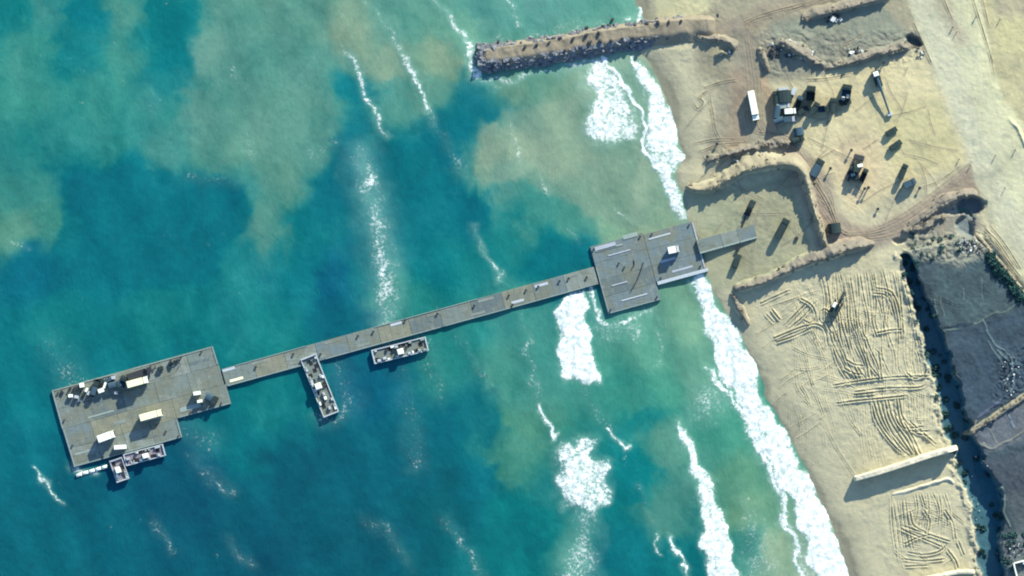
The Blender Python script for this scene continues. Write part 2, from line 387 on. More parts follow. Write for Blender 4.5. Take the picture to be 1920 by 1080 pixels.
# drainage cut between the sand and the plateau
DITCH = [(1700, 486, 20), (1716, 540, 30), (1738, 600, 40), (1756, 660, 44), (1772, 720, 46), (1788, 780, 48), (1808, 840, 54), (1832, 900, 64),
         (1850, 950, 66), (1850, 1000, 48), (1856, 1050, 46), (1862, 1100, 50), (1880, 1200, 50), (2000, 1600, 60)]
dl = smooth_line(DITCH, 5)
w, d, s_, t = G.line(dl, 70)
wid = np.interp(G.Y[w], [p[1] for p in dl], [p[2] for p in dl]) / 2 * (1 + .34 * fbm(G.X[w], G.Y[w], 18, 62, 4, .6))
fl = 1 - sstep(wid * .72, wid * 1.0, d)
floor_z = 0.7 + 0.35 * fbm(G.X[w], G.Y[w], 22, 60, 3)
Z[w] = Z[w] * (1 - fl) + floor_z * fl
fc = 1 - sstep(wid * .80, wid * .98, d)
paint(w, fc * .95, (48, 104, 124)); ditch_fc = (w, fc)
# side channel under the white-topped bank
SIDE = [(1612, 898), (1660, 890), (1710, 876), (1760, 858), (1815, 855)]
# spoil along the left lip of the cut: lumpy pale sand
lip = [(p[0] - p[2] * .5 - 6, p[1]) for p in dl]
w, d, s_, t = G.line(lip, 30)
lm = np.exp(-(d / 7.0) ** 2); Z[w] += lm * (0.2 + 1.7 * fbm(G.X[w], G.Y[w], 13, 71, 3))
paint(w, lm * .5, (160, 164, 148))
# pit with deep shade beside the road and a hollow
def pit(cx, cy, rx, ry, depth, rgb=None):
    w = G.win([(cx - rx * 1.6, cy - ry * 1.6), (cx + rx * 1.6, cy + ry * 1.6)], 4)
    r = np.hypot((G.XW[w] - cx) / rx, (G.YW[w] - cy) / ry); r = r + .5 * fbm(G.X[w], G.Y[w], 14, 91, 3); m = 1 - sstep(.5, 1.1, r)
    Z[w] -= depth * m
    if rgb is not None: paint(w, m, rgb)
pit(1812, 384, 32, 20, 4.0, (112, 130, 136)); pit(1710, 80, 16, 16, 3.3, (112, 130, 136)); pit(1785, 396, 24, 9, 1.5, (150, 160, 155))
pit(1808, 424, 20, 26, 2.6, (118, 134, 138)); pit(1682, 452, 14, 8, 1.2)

# tyre and dozer ridges: pairs of little banks that catch the low sun
rnd = random.Random(7)
def ridge(pts, wpx=3.2, amp=0.26, smooth=True, seed=0, tone=None):
    if smooth: pts = smooth_line(pts, 5)
    w, d, s_, t = G.line(pts, wpx * 3, warp=False)
    sdist = d * s_
    brk = 0.5 + 1.1 * (vnoise(G.X[w], G.Y[w], 14, 200 + seed) + .35)
    prof = np.exp(-((sdist - wpx * .75) / (wpx * .55)) ** 2) + 0.8 * np.exp(-((sdist + wpx * .75) / (wpx * .55)) ** 2) - 1.0 * np.exp(-(sdist / (wpx * .5)) ** 2)
    fade = sstep(0, .06, t) * (1 - sstep(.94, 1, t)) if d.size else 1
    Z[w] += 1.35 * amp * prof * np.clip(brk, 0.15, 1.3) * (fade * .8 + .2) * (d < wpx * 3)
    if tone is not None: paint(w, np.exp(-(d / wpx) ** 2) * .6, tone)
def fam(fn, n, **k):
    for i in range(n): ridge(fn(i / max(n - 1, 1), rnd), seed=rnd.randint(0, 400), **k)
j = lambda a: (rnd.random() - .5) * 2 * a
fam(lambda t, r: [(1540 + 180 * t + j(4), 520 + j(8) - 12 * t), (1546 + 182 * t + j(5), 560), (1552 + 178 * t + j(6), 600 + j(6)), (1562 + 172 * t + j(7), 640 + j(14))], 21, wpx=2.6, amp=.30)
fam(lambda t, r: [(1545 + 75 * t + j(4), 600), (1556 + 70 * t + j(5), 640), (1572 + 66 * t + j(5), 680), (1590 + 60 * t + j(8), 712)], 12, wpx=2.6, amp=.28)
fam(lambda t, r: [(1630 + 100 * t + j(6), 640 + j(20)), (1634 + 100 * t + j(6), 670), (1640 + 98 * t + j(6), 705)], 9, wpx=2.4, amp=.20)
fam(lambda t, r: [(1632 + 52 * t + j(3), 748 + j(5)), (1640 + 52 * t, 785), (1662 + 50 * t + j(4), 820), (1690 + 40 * t + j(5), 852)], 9, wpx=3.0, amp=.36)
fam(lambda t, r: [(1660 + 60 * t, 760 + 40 * t), (1690 + 50 * t + j(5), 800 + 20 * t), (1735 + 20 * t + j(6), 800 + 34 * t)], 5, wpx=2.8, amp=.28)
fam(lambda t, r: [(1690 + 60 * t + j(4), 735), (1695 + 58 * t + j(4), 790 + j(10))], 7, wpx=2.2, amp=.16)
for pts in ([(1560, 723), (1620, 713), (1680, 707), (1745, 705)], [(1600, 735), (1660, 728), (1725, 726), (1740, 712)], [(1566, 757), (1600, 752), (1640, 748), (1700, 742)],
            [(1600, 740), (1640, 736)], [(1700, 700), (1712, 709), (1728, 706), (1736, 694)], [(1640, 625), (1665, 620), (1690, 618)],
            [(1560, 590), (1545, 580), (1535, 592), (1540, 606), (1556, 602)], [(1500, 560), (1520, 572), (1528, 590), (1520, 606), (1505, 600)],
            [(1510, 612), (1528, 608), (1545, 618), (1552, 650)], [(1470, 612), (1500, 580), (1520, 560)], [(1478, 618), (1510, 590), (1530, 565)],
            [(1450, 635), (1480, 622), (1512, 610)], [(1455, 642), (1490, 630), (1520, 616)], [(1425, 570), (1455, 556), (1480, 545)],
            [(1640, 540), (1670, 548), (1684, 580), (1688, 612)], [(1634, 550), (1662, 556), (1676, 590)], [(1645, 660), (1650, 690), (1652, 712)],
            [(1586, 675), (1602, 684), (1618, 686)], [(1582, 690), (1600, 700), (1616, 702)], [(1436, 590), (1450, 605)], [(1446, 580), (1462, 600)]):
    ridge(pts, wpx=3.0, amp=.40, seed=rnd.randint(0, 400))
fam(lambda t, r: [(1610 + 30 * t, 760), (1612 + 34 * t + j(2), 810), (1622 + 36 * t, 868)], 4, wpx=2.2, amp=.10)
fam(lambda t, r: (lambda x, y, a, L: [(x, y), (x + L * .5 * math.cos(a) + j(8), y + L * .5 * math.sin(a)), (x + L * math.cos(a), y + L * math.sin(a) + j(10))])(r.uniform(1480, 1720), r.uniform(525, 800), r.choice([1.45, 1.3, 1.7, 2.6, .2, 1.1]) + j(.2), r.uniform(40, 120)), 120, wpx=1.8, amp=.13)
fam(lambda t, r: (lambda x, y, a, L: [(x, y), (x + L * .5 * math.cos(a) + j(5), y + L * .5 * math.sin(a)), (x + L * math.cos(a), y + L * math.sin(a) + j(6))])(r.uniform(1675, 1790), r.uniform(925, 1050), r.choice([1.45, .3, 1.9, 2.8]) + j(.3), r.uniform(20, 55)), 40, wpx=1.9, amp=.14)
fam(lambda t, r: (lambda x, y, a, L: [(x, y), (x + L * .5 * math.cos(a) + j(6), y + L * .5 * math.sin(a)), (x + L * math.cos(a), y + L * math.sin(a) + j(10))])(r.uniform(1330, 1800), r.uniform(130, 420), r.uniform(0, 3.1), r.uniform(30, 110)), 44, wpx=2.0, amp=.09, tone=(150, 145, 128))
fam(lambda t, r: [(1385 + 24 * t + j(3), 60), (1398 + 26 * t, 150), (1404 + 30 * t + j(3), 240), (1460 + 20 * t, 262), (1530 + 24 * t + j(4), 370), (1580 + 6 * t, 436), (1680, 440 - 30 * t), (1820, 345 - 40 * t)], 5, wpx=2.0, amp=.10, tone=(146, 140, 124))
rw_, rm_ = G.poly([(1480, 520), (1720, 500), (1780, 840), (1640, 860), (1560, 700)], 20); Z[rw_] += rm_ * .16 * fbm(G.X[rw_], G.Y[rw_], 5, 1801, 3)
# lower plot
fam(lambda t, r: [(1668 + 30 * t + j(3), 935 + j(5)), (1672 + 30 * t, 980), (1680 + 28 * t + j(4), 1030)], 5, wpx=2.6, amp=.24)
fam(lambda t, r: [(1715 + 55 * t, 925), (1722 + 55 * t + j(6), 955), (1716 + 62 * t + j(6), 985)], 6, wpx=2.6, amp=.24)
for pts in ([(1690, 985), (1720, 995), (1750, 1005), (1780, 1015)], [(1690, 992), (1725, 1008), (1765, 1025)], [(1695, 1020), (1720, 1008), (1745, 1002)],
            [(1700, 1035), (1730, 1040), (1760, 1034), (1775, 1020)], [(1690, 1048), (1730, 1052), (1770, 1048)], [(1696, 1062), (1740, 1060)],
            [(1770, 955), (1785, 980), (1790, 1010)], [(1730, 955), (1742, 975), (1738, 1000)], [(1775, 1030), (1790, 1050), (1795, 1065)],
            [(1705, 960), (1712, 985), (1735, 998)], [(1796, 1015), (1806, 1040)]):
    ridge(pts, wpx=3.0, amp=.34, seed=rnd.randint(0, 400))
# wheel ruts elsewhere
for pts in ([(1300, 270), (1340, 262), (1380, 262)], [(1310, 285), (1350, 272), (1400, 268)], [(1322, 165), (1350, 155), (1380, 150)], [(1312, 185), (1320, 175), (1345, 165)],
            [(1300, 195), (1308, 205), (1318, 192), (1308, 184)], [(1335, 200), (1340, 240), (1350, 262)], [(1390, 45), (1440, 25), (1520, 5)], [(1400, 60), (1410, 40), (1450, 30)],
            [(1330, 178), (1335, 215)], [(1580, 85), (1600, 75), (1620, 62)], [(1570, 100), (1590, 85)], [(1728, 352), (1760, 340), (1800, 312)], [(1700, 420), (1760, 380), (1790, 362)],
            [(1690, 440), (1730, 410), (1775, 372)], [(1550, 280), (1530, 300)], [(1845, 430), (1870, 455), (1900, 500)], [(1856, 425), (1885, 462), (1912, 505)],
            [(1850, 442), (1880, 480), (1912, 520)], [(1318, 296), (1326, 306), (1318, 314)], [(1548, 232), (1555, 226)], [(1605, 350), (1615, 360)],
            [(1712, 45), (1730, 85), (1745, 120)], [(1768, 0), (1785, 40)], [(1855, 105), (1862, 140)], [(1820, -10), (1842, 60), (1860, 120)], [(1838, -10), (1852, 50)],
            [(1540, 8), (1600, -10)], [(1510, 150), (1550, 148), (1600, 138)], [(1700, 128), (1694, 142)], [(1470, 25), (1510, 10), (1560, -12)]):
    ridge(pts, wpx=2.0, amp=.17, seed=rnd.randint(0, 400), tone=(150, 144, 124))
# ragged low mounds beside the top road edge and around the rubble
for cx, cy, r in [(1360, 290, 12), (1340, 300, 10), (1395, 295, 9)]:
    w = G.win([(cx - r * 2, cy - r * 2), (cx + r * 2, cy + r * 2)], 2)
    Z[w] += 1.1 * np.exp(-(np.hypot(G.XW[w] - cx, G.YW[w] - cy) / r) ** 2) * (1 + fbm(G.X[w], G.Y[w], 7, 12, 2))
# low bank with shade at the road's east edge
w, d, s_, t = G.line([(1888, 215), (1900, 235), (1925, 275), (1950, 310)], 16); Z[w] += 0.6 * np.exp(-(d / 3) ** 2) * sstep(0, .3, t)

def H(px, py):
    i = np.searchsorted(xs, px) - 1; jj = np.searchsorted(ys, py) - 1
    return float(Z[jj, i])
def Hw(x, y): return H(x / S + 960, 540 - y / S)

# split the sheet into its surfaces (they share their borders)
fx = (X[:-1, :-1] + X[1:, 1:]) / 2; fy = (Y[:-1, :-1] + Y[1:, 1:]) / 2
def hardmask(pts):
    w, m = G.poly(pts, 2); full = np.zeros(Z.shape); full[w] = m; return full[:-1, :-1] > .5
road_pts = [(1690, -200), (1640, -2000), (1780, -2000), (1800, -200), (1850, 110), (1890, 205), (1945, 300), (2200, 800), (3200, 2600), (2900, 2600), (1990, 700), (1930, 520), (1860, 400), (1830, 320), (1800, 240), (1745, 110)]
road = hardmask(road_pts); field = hardmask(FIELD) & ~road
dch = np.zeros(Z.shape); dch[ditch_fc[0]] = ditch_fc[1]; ditch = (dch[:-1, :-1] > .5) & ~road
field &= ~ditch
attrs = {'tint': C}
grid_mesh("beach", G, Z, ~(road | field | ditch), attrs, M['ground'])
grid_mesh("coast_road", G, Z, road, attrs, M['ground'])
grid_mesh("field", G, Z, field, attrs, M['ground'])
grid_mesh("ditch_bed", G, Z, ditch, attrs, M['ground'])

# ------------------------------------------------------------------ sea
wxs = axis(-30, 1640, 2.0, 16000); wys = axis(-30, 1110, 2.0, 16000)
GW = Grid(wxs, wys, warp=11, seed=21)
CTRL = """0,20,15,125,128;80,10,50,140,135;170,20,5,120,130;240,30,60,140,130;330,40,5,118,125;430,30,75,150,135;520,30,85,150,135;590,40,90,152,135;640,60,118,160,137;750,20,85,155,140;900,20,80,155,145;1000,30,85,160,150;1150,30,90,165,150
50,100,55,145,135;150,110,15,125,130;230,110,50,140,130;330,110,5,120,128;400,110,90,150,140;500,100,70,145,135;590,110,70,145,135;700,110,112,158,137;820,120,115,160,135;870,60,90,160,140
60,190,50,142,132;180,190,45,140,132;280,200,40,135,130;330,150,20,125,130;380,200,75,145,135;480,200,85,150,135;590,200,80,150,135;650,180,10,120,130;730,210,70,145,135;800,160,85,150,135;870,190,20,120,130
60,260,35,132,130;200,260,40,135,130;300,285,60,142,135;450,290,90,155,135;560,290,75,145,135;660,290,5,110,125;760,280,0,110,120;850,270,0,110,125
50,350,50,135,128;100,390,58,138,126;30,420,80,148,130;190,370,0,108,120;300,370,0,108,122;400,400,0,110,125;510,330,85,150,130;485,420,70,140,130;560,400,5,118,125;630,350,0,105,120;700,400,15,120,128;800,380,0,110,122;870,380,0,110,125;250,325,0,112,125;150,350,0,110,125;430,370,0,112,125
50,500,0,105,125;200,480,0,112,125;350,480,0,110,120;450,480,20,125,130;560,500,10,120,130;640,520,0,95,120;700,500,15,118,126;820,500,5,120,128;870,500,15,125,128
100,600,10,120,125;300,580,15,122,125;500,600,15,125,128;640,600,0,100,118;760,560,30,130,125;720,640,0,100,120
50,700,0,115,125;30,850,0,105,120;60,1000,0,100,115;200,960,0,95,112;350,900,0,85,108;450,800,0,110,120;500,760,10,118,122;560,900,0,90,108;500,1040,0,85,105;700,1000,0,88,105;750,850,0,95,112;700,720,0,95,120;850,800,0,105,120;850,950,0,98,110;640,850,0,92,110;900,900,0,105,120;830,680,30,130,125;880,650,30,132,128;950,600,50,140,135;960,700,60,142,130;980,800,70,145,125;955,850,60,140,125;900,760,10,110,120;1010,650,60,145,135;1030,900,30,125,125;980,950,0,115,120;1000,1040,0,112,118;1090,1040,50,135,128;1180,1040,0,112,122;1180,900,0,120,125;1220,800,15,125,125;1180,740,50,142,128;1200,650,75,155,135;1280,600,100,165,140;1290,700,85,155,135;1250,730,60,150,130;1260,850,70,145,130;1260,950,60,135,125;1290,1040,10,115,120;1350,820,60,150,130;1400,900,80,150,125;1420,960,90,150,120;1420,1020,40,130,120;1480,1040,130,170,140;1540,1060,140,175,150
950,170,95,152,130;960,280,125,165,140;920,260,118,160,138;910,300,118,160,138;1050,200,115,165,140;1050,300,125,168,142;1150,330,120,168,145;1200,380,125,170,145;1150,420,110,165,140;1230,420,130,172,145;930,350,70,145,135;1000,400,60,145,135;1060,430,70,150,135;940,430,25,130,130;1030,480,0,115,125;1090,480,0,110,122;1150,150,130,180,160;1200,170,115,165,145;1290,560,110,165,140;1260,130,150,170,145;900,220,5,108,122;935,195,40,125,128;280,700,0,112,125;260,900,0,88,112"""
cp = np.array([[float(v) for v in p.split(',')] for ln in CTRL.split('\n') for p in ln.split(';')])
gx = np.arange(-80, 1700, 6.0); gy = np.arange(-80, 1160, 6.0); cx_, cy_ = np.meshgrid(gx, gy)
q1 = fbm(cx_, cy_, 120, 281, 5, .62); q2 = fbm(cx_, cy_, 120, 291, 5, .62)
wxw = cx_ + 40 * fbm(cx_ + 70 * q1, cy_ + 70 * q2, 90, 301, 5, .68); wyw = cy_ + 40 * fbm(cx_ + 70 * q1, cy_ + 70 * q2, 90, 411, 5, .68)
num = np.zeros(cx_.shape + (3,)); den = np.zeros(cx_.shape)
for p in cp:
    wgt = 1.0 / (((wxw - p[0]) ** 2 + (wyw - p[1]) ** 2) / 400.0 + .8) ** 2.2
    num += wgt[..., None] * p[2:5]; den += wgt
wc = num / den[..., None]
wx_, wy_ = GW.X, GW.Y
def bil(img, x, y):
    x = np.clip((x - gx[0]) / 6.0, 0, len(gx) - 1.001); y = np.clip((y - gy[0]) / 6.0, 0, len(gy) - 1.001)
    i = x.astype(int); k = y.astype(int); fx_ = (x - i)[..., None]; fy_ = (y - k)[..., None]
    return (img[k, i] * (1 - fx_) + img[k, i + 1] * fx_) * (1 - fy_) + (img[k + 1, i] * (1 - fx_) + img[k + 1, i + 1] * fx_) * fy_
WCs = bil(wc, wx_, wy_)
# patchy turbidity on top
pq = 40 * fbm(wx_, wy_, 80, 510, 4, .6); pt = fbm(wx_ + pq, (wy_ - pq) * .7, 55, 500, 6, .68)
def wblend(pts, rgb, amt, soft):
    w, m = GW.poly(pts, soft); WCs[w] = WCs[w] * (1 - m[..., None] * amt) + np.array(rgb) * m[..., None] * amt
wblend([(380, -20), (600, -20), (622, 120), (630, 230), (600, 290), (560, 350), (520, 400), (485, 445), (460, 420), (455, 350), (380, 320), (360, 300), (365, 200)], (82, 148, 135), .6, 12)
wblend([(122, 345), (135, 325), (190, 335), (215, 318), (240, 302), (300, 318), (380, 325), (440, 348), (468, 400), (462, 430), (430, 470), (380, 540), (120, 540), (90, 470), (120, 420)], (0, 108, 122), .75, 8)
wblend([(900, 255), (945, 212), (1100, 175), (1210, 240), (1240, 430), (1180, 440), (1110, 410), (1040, 360), (960, 330), (910, 350), (892, 320)], (118, 160, 140), .65, 9)
wblend([(640, 210), (760, 240), (870, 180), (900, 200), (885, 320), (880, 420), (800, 470), (640, 460), (600, 400), (560, 420), (600, 320), (640, 280)], (2, 108, 122), .5, 14)
WCs = WCs * .985 + 4; WCs = np.clip(WCs * (1 + .07 * pt[..., None]) + np.array([14, 5, 3]) * pt[..., None], 0, 255)
WC = alb(WCs) * np.array([1.02, .87, .86])
FO = np.zeros(wx_.shape); FR = np.zeros(wx_.shape); WZ = np.zeros(wx_.shape)
def foam_line(pts, dens, width, z=0.25, smooth=True):
    """pts: (x, y[, density scale])"""
    kf = 1.0
    if dens < .72: width, dens, kf = width * 1.5, dens * .86, .35
    P = [p if len(p) == 3 else (p[0], p[1], 1) for p in pts]
    if smooth: P = smooth_line(P, 5)
    w, d, s_, t = GW.line(P, width * 1.6 + 8)
    L = np.cumsum([0] + [math.hypot(P[i + 1][0] - P[i][0], P[i + 1][1] - P[i][1]) for i in range(len(P) - 1)])
    k = np.interp(t, L / L[-1], [p[2] for p in P])
    m = np.exp(-(d / (width * .85)) ** 2) * k * (dens if dens > .8 else dens * np.clip(.86 + .9 * vnoise(GW.X[w], GW.Y[w], 17, 77), .4, 1.3)) / dens
    FO[w] = np.maximum(FO[w], dens * m); WZ[w] = np.maximum(WZ[w], z * m)
    FR[w] = np.maximum(FR[w], np.exp(-(d / (width * 1.1)) ** 2) * k * dens * .7 * kf)
def foam_poly(pts, dens, soft=6, z=0.3):
    w, m = GW.poly(pts, soft * 1.7); m = m * np.clip(1 + .42 * fbm(GW.X[w], GW.Y[w], 22, 1901, 4, .6), .5, 1.3); FO[w] = np.maximum(FO[w], dens * m); WZ[w] = np.maximum(WZ[w], z * m)
    w, m = GW.poly(pts, soft * 2.2); FR[w] = np.maximum(FR[w], m * dens * .8)
foam_poly([(1090, 112), (1135, 110), (1160, 150), (1175, 180), (1188, 225), (1195, 262), (1150, 275), (1105, 270), (1098, 225), (1095, 205), (1112, 190), (1108, 150), (1105, 122)], .95, 8)
foam_poly([(1150, 190), (1180, 190), (1188, 235), (1160, 240)], .5, 8)
foam_line([(1132, 108), (1165, 150), (1190, 195), (1205, 245), (1215, 285), (1240, 318)], 1.5, 5)
foam_poly([(1185, 112), (1212, 118), (1235, 155), (1250, 190), (1266, 200), (1266, 235), (1273, 280), (1284, 294), (1264, 320), (1262, 340), (1274, 370), (1288, 412), (1278, 418), (1262, 395), (1240, 355), (1233, 320), (1215, 270), (1208, 235), (1214, 190), (1208, 160), (1190, 132)], 1.15, 5)
foam_poly([(1228, 250), (1252, 250), (1256, 300), (1238, 305)], .6, 6)
foam_line([(1180, 105), (1200, 135), (1210, 150)], .9, 6)
foam_line([(1212, -20), (1218, 0), (1208, 25), (1200, 38)], 1.0, 9); foam_line([(1180, 30), (1196, 30), (1206, 36)], .8, 8)
foam_poly([(1294, 520), (1322, 516), (1342, 560), (1366, 600), (1388, 640), (1418, 690), (1430, 740), (1455, 790), (1478, 822), (1505, 880), (1534, 920), (1562, 980), (1588, 1050), (1604, 1110), (1540, 1110), (1512, 1020), (1492, 962), (1458, 915), (1442, 880), (1402, 800), (1387, 765), (1352, 700), (1340, 668), (1325, 620), (1308, 570)], 1.35, 5, .4)
foam_line([(1338, 700), (1385, 772), (1402, 805), (1430, 862), (1456, 925), (1462, 962), (1490, 1012), (1500, 1060), (1520, 1100)], 1.05, 9, .3)
foam_poly([(1440, 900), (1470, 960), (1510, 1020), (1540, 1090), (1500, 1090), (1475, 1010)], .55, 10)
foam_poly([(1276, 785), (1292, 800), (1302, 850), (1325, 890), (1345, 940), (1365, 990), (1378, 1040), (1390, 1110), (1326, 1110), (1317, 1030), (1314, 990), (1320, 955), (1304, 900), (1286, 870), (1276, 820)], 1.25, 5, .4)
foam_poly([(1042, 590), (1068, 550), (1092, 552), (1104, 600), (1108, 650), (1114, 700), (1122, 715), (1095, 724), (1062, 706), (1052, 680), (1042, 650), (1046, 612)], 1.45, 5, .5)
foam_poly([(1058, 830), (1082, 814), (1116, 816), (1108, 848), (1142, 866), (1146, 920), (1138, 948), (1110, 960), (1062, 950), (1044, 930), (1046, 880)], .95, 7, .4)
foam_poly([(1050, 850), (1095, 830), (1090, 940), (1055, 930)], 1.2, 10, .4)
foam_poly([(1075, 950), (1120, 945), (1115, 1000), (1120, 1060), (1110, 1110), (1045, 1110), (1062, 1040), (1080, 1000)], .56, 12, .2)
foam_line([(676, 300), (690, 350), (705, 420), (720, 500), (725, 560), (724, 606, 1.2)], .73, 27, .1, True)
foam_poly([(1300, 730), (1345, 690), (1370, 760), (1330, 790), (1290, 790)], .5, 12, .15)
foam_poly([(1385, 930), (1430, 950), (1470, 1090), (1380, 1090), (1400, 1010)], .42, 14, .15)
foam_poly([(1110, 600), (1215, 580), (1200, 640), (1120, 645)], .45, 12, .15)
foam_line([(1102, 548), (1115, 575), (1136, 600)], .95, 7); foam_line([(1140, 604), (1185, 598), (1225, 580)], .75, 7, .1)
foam_line([(886, 80), (888, 115), (892, 150)], .9, 9); foam_line([(900, 158), (960, 150), (1040, 128), (1100, 118, 1.3)], .72, 9, .1)
foam_line([(900, 78), (960, 76), (1020, 66), (1100, 45), (1200, 32)], .5, 10, .1)
for pts, dn, wd in [([(640, 90, .4), (665, 125), (685, 170), (700, 215), (722, 262, .5)], .84, 8), ([(690, 0, .5), (725, 55, .6), (760, 115), (792, 180, 1.2), (815, 225, .5)], .82, 8),
        ([(815, 225, .7), (840, 280), (850, 305), (865, 337, .6)], .5, 6), ([(815, -10), (845, 40), (872, 62, 1.2), (890, 90)], .8, 8), ([(950, -10), (968, 20), (976, 45)], .66, 6),
        ([(948, 220, .5), (962, 265), (972, 310, .8)], .6, 7), ([(1018, 320), (1030, 360)], .5, 5), ([(890, 430, .6), (918, 482), (942, 526)], .72, 6),
        ([(975, 585, .6), (990, 640), (1000, 720), (1012, 765)], .60, 6), ([(1010, 762), (1028, 795), (1042, 832)], 1.05, 4.5), ([(1085, 725, .6), (1125, 775), (1150, 805)], .55, 8),
        ([(1138, 795), (1158, 820), (1176, 838)], .9, 5), ([(850, 610, .5), (880, 660, .7), (912, 715), (935, 745, .6)], .56, 8), ([(1228, 590), (1236, 640), (1242, 690)], .58, 6),
        ([(755, 700, .6), (775, 800, .8), (775, 872)], .44, 12), ([(685, 975, .7), (720, 1000), (765, 1050, .9)], .56, 8), ([(835, 970, .7), (870, 1020), (905, 1080)], .54, 8),
        ([(390, 870, .7), (415, 905), (440, 925)], .62, 6), ([(62, 880), (82, 912), (122, 945)], .85, 4), ([(430, 1020, .8), (470, 1060)], .56, 7), ([(290, 985), (325, 1030)], .5, 8),
        ([(1200, 915), (1235, 1010), (1240, 1030)], .45, 5), ([(1230, 1005), (1245, 1040)], .85, 3.5), ([(1256, 1000), (1272, 1040), (1290, 1085)], 1.0, 4.5), ([(590, 780), (630, 790), (650, 765)], .62, 8),
        ([(100, 650, .6), (125, 690), (140, 720)], .45, 20), ([(430, 130), (470, 170)], .45, 6), ([(455, 255), (475, 290)], .5, 8), ([(590, 290), (625, 270)], .45, 14), ([(360, 330), (450, 345)], .4, 8),
        ([(10, 455), (60, 468)], .6, 5), ([(280, 180), (295, 205)], .42, 10), ([(70, 5), (78, 20)], .45, 6), ([(1100, 180), (1090, 150)], .5, 6), ([(130, 870), (150, 888), (180, 890)], .9, 7),
        ([(345, 800), (390, 830)], .4, 16), ([(360, 850), (400, 900)], .42, 10), ([(1150, 395), (1190, 420)], .55, 4), ([(1070, 435), (1080, 450)], .5, 5), ([(640, 690), (660, 760)], .4, 14), ([(800, 640), (820, 740)], .4, 14)]:
    foam_line(pts, dn, wd, .12)
# scattered flecks of foam, denser on the wave lines
fl = sstep(.30, .62, fbm(wx_, wy_, 26, 900, 2)) * sstep(-.1, .4, fbm(wx_, wy_, 150, 940, 2)) * .34
FO = np.maximum(FO, fl * (wx_ > -40)); FO *= (wx_ > -400)
# swell
u = (wx_ * .93 - wy_ * .36) + 30 * fbm(wx_, wy_, 160, 620, 2)
near = (np.abs(wx_ - 900) < 1600) & (np.abs(wy_ - 540) < 1200)
WZ = WZ * .35 + near * (0.17 * np.sin(u / 15.0) * (1 + fbm(wx_, wy_, 90, 640, 2)) + .10 * fbm(wx_, wy_, 14, 660, 3) + FO * .10 * fbm(wx_, wy_, 7, 680, 2))
sea = grid_mesh("sea", GW, WZ, np.ones((len(wys) - 1, len(wxs) - 1), bool), {'tint': WC, 'foam': FO, 'froth': FR}, M['water'])
#OBJECTS#
# ================================================================== objects
def link(name, me, mat=None, parent=None):
    o = bpy.data.objects.new(name, me); col.objects.link(o)
    if mat is not None and not me.materials: me.materials.append(mat)
    if parent is not None: o.parent = parent
    return o
def tag(o, label=None, cat=None, group=None, kind=None):
    if label: o['label'] = label
    if cat: o['category'] = cat
    if group: o['group'] = group
    if kind: o['kind'] = kind
    return o
def root(name, loc, rz, label, cat, group=None):
    o = bpy.data.objects.new(name, None); col.objects.link(o); o.empty_display_size = .2
    o.location = loc; o.rotation_euler = (0, 0, rz); return tag(o, label, cat, group)
class MB:
    def __init__(s): s.v = []; s.f = []
    def add(s, vs, fs):
        k = len(s.v); s.v += [tuple(v) for v in vs]; s.f += [tuple(i + k for i in f) for f in fs]; return s
    def box(s, x0, x1, y0, y1, z0, z1, rz=0, c=(0, 0), bev=0.0):
        b = min(bev, (x1 - x0) * .3, (y1 - y0) * .3, (z1 - z0) * .3)
        if b > 0:
            vs = [(x0, y0, z0), (x1, y0, z0), (x1, y1, z0), (x0, y1, z0), (x0, y0, z1 - b), (x1, y0, z1 - b), (x1, y1, z1 - b), (x0, y1, z1 - b),
                  (x0 + b, y0 + b, z1), (x1 - b, y0 + b, z1), (x1 - b, y1 - b, z1), (x0 + b, y1 - b, z1)]
            fs = [(3, 2, 1, 0), (0, 1, 5, 4), (1, 2, 6, 5), (2, 3, 7, 6), (3, 0, 4, 7), (4, 5, 9, 8), (5, 6, 10, 9), (6, 7, 11, 10), (7, 4, 8, 11), (8, 9, 10, 11)]
        else:
            vs = [(x0, y0, z0), (x1, y0, z0), (x1, y1, z0), (x0, y1, z0), (x0, y0, z1), (x1, y0, z1), (x1, y1, z1), (x0, y1, z1)]
            fs = [(3, 2, 1, 0), (0, 1, 5, 4), (1, 2, 6, 5), (2, 3, 7, 6), (3, 0, 4, 7), (4, 5, 6, 7)]
        if rz or c != (0, 0):
            ca, sa = math.cos(rz), math.sin(rz); vs = [(c[0] + x * ca - y * sa, c[1] + x * sa + y * ca, z) for x, y, z in vs]
        return s.add(vs, fs)
    def tube(s, p0, p1, r0, r1=None, n=8):
        r1 = r0 if r1 is None else r1; a = Vector(p0); b = Vector(p1); d = (b - a).normalized()
        u_ = d.orthogonal().normalized(); w_ = d.cross(u_)
        vs = [tuple(q + (u_ * math.cos(2 * math.pi * k / n) + w_ * math.sin(2 * math.pi * k / n)) * r) for q, r in ((a, r0), (b, r1)) for k in range(n)]
        fs = [(k, (k + 1) % n, n + (k + 1) % n, n + k) for k in range(n)] + [tuple(range(n - 1, -1, -1)), tuple(range(n, 2 * n))]
        return s.add(vs, fs)
    def prism(s, prof, y0, y1):        # profile in x,z swept along y
        n = len(prof); vs = [(x, y0, z) for x, z in prof] + [(x, y1, z) for x, z in prof]
        fs = [(k, n + k, n + (k + 1) % n, (k + 1) % n) for k in range(n)] + [tuple(range(n)), tuple(range(2 * n - 1, n - 1, -1))]
        return s.add(vs, fs)
    def build(s, name, mat, parent=None, smooth=False):
        me = bpy.data.meshes.new(name); me.from_pydata(s.v, [], s.f)
        bm = bmesh.new(); bm.from_mesh(me); bmesh.ops.recalc_face_normals(bm, faces=bm.faces); bm.to_mesh(me); bm.free()
        if smooth: me.polygons.foreach_set("use_smooth", [True] * len(me.polygons))
        return link(name, me, mat, parent)
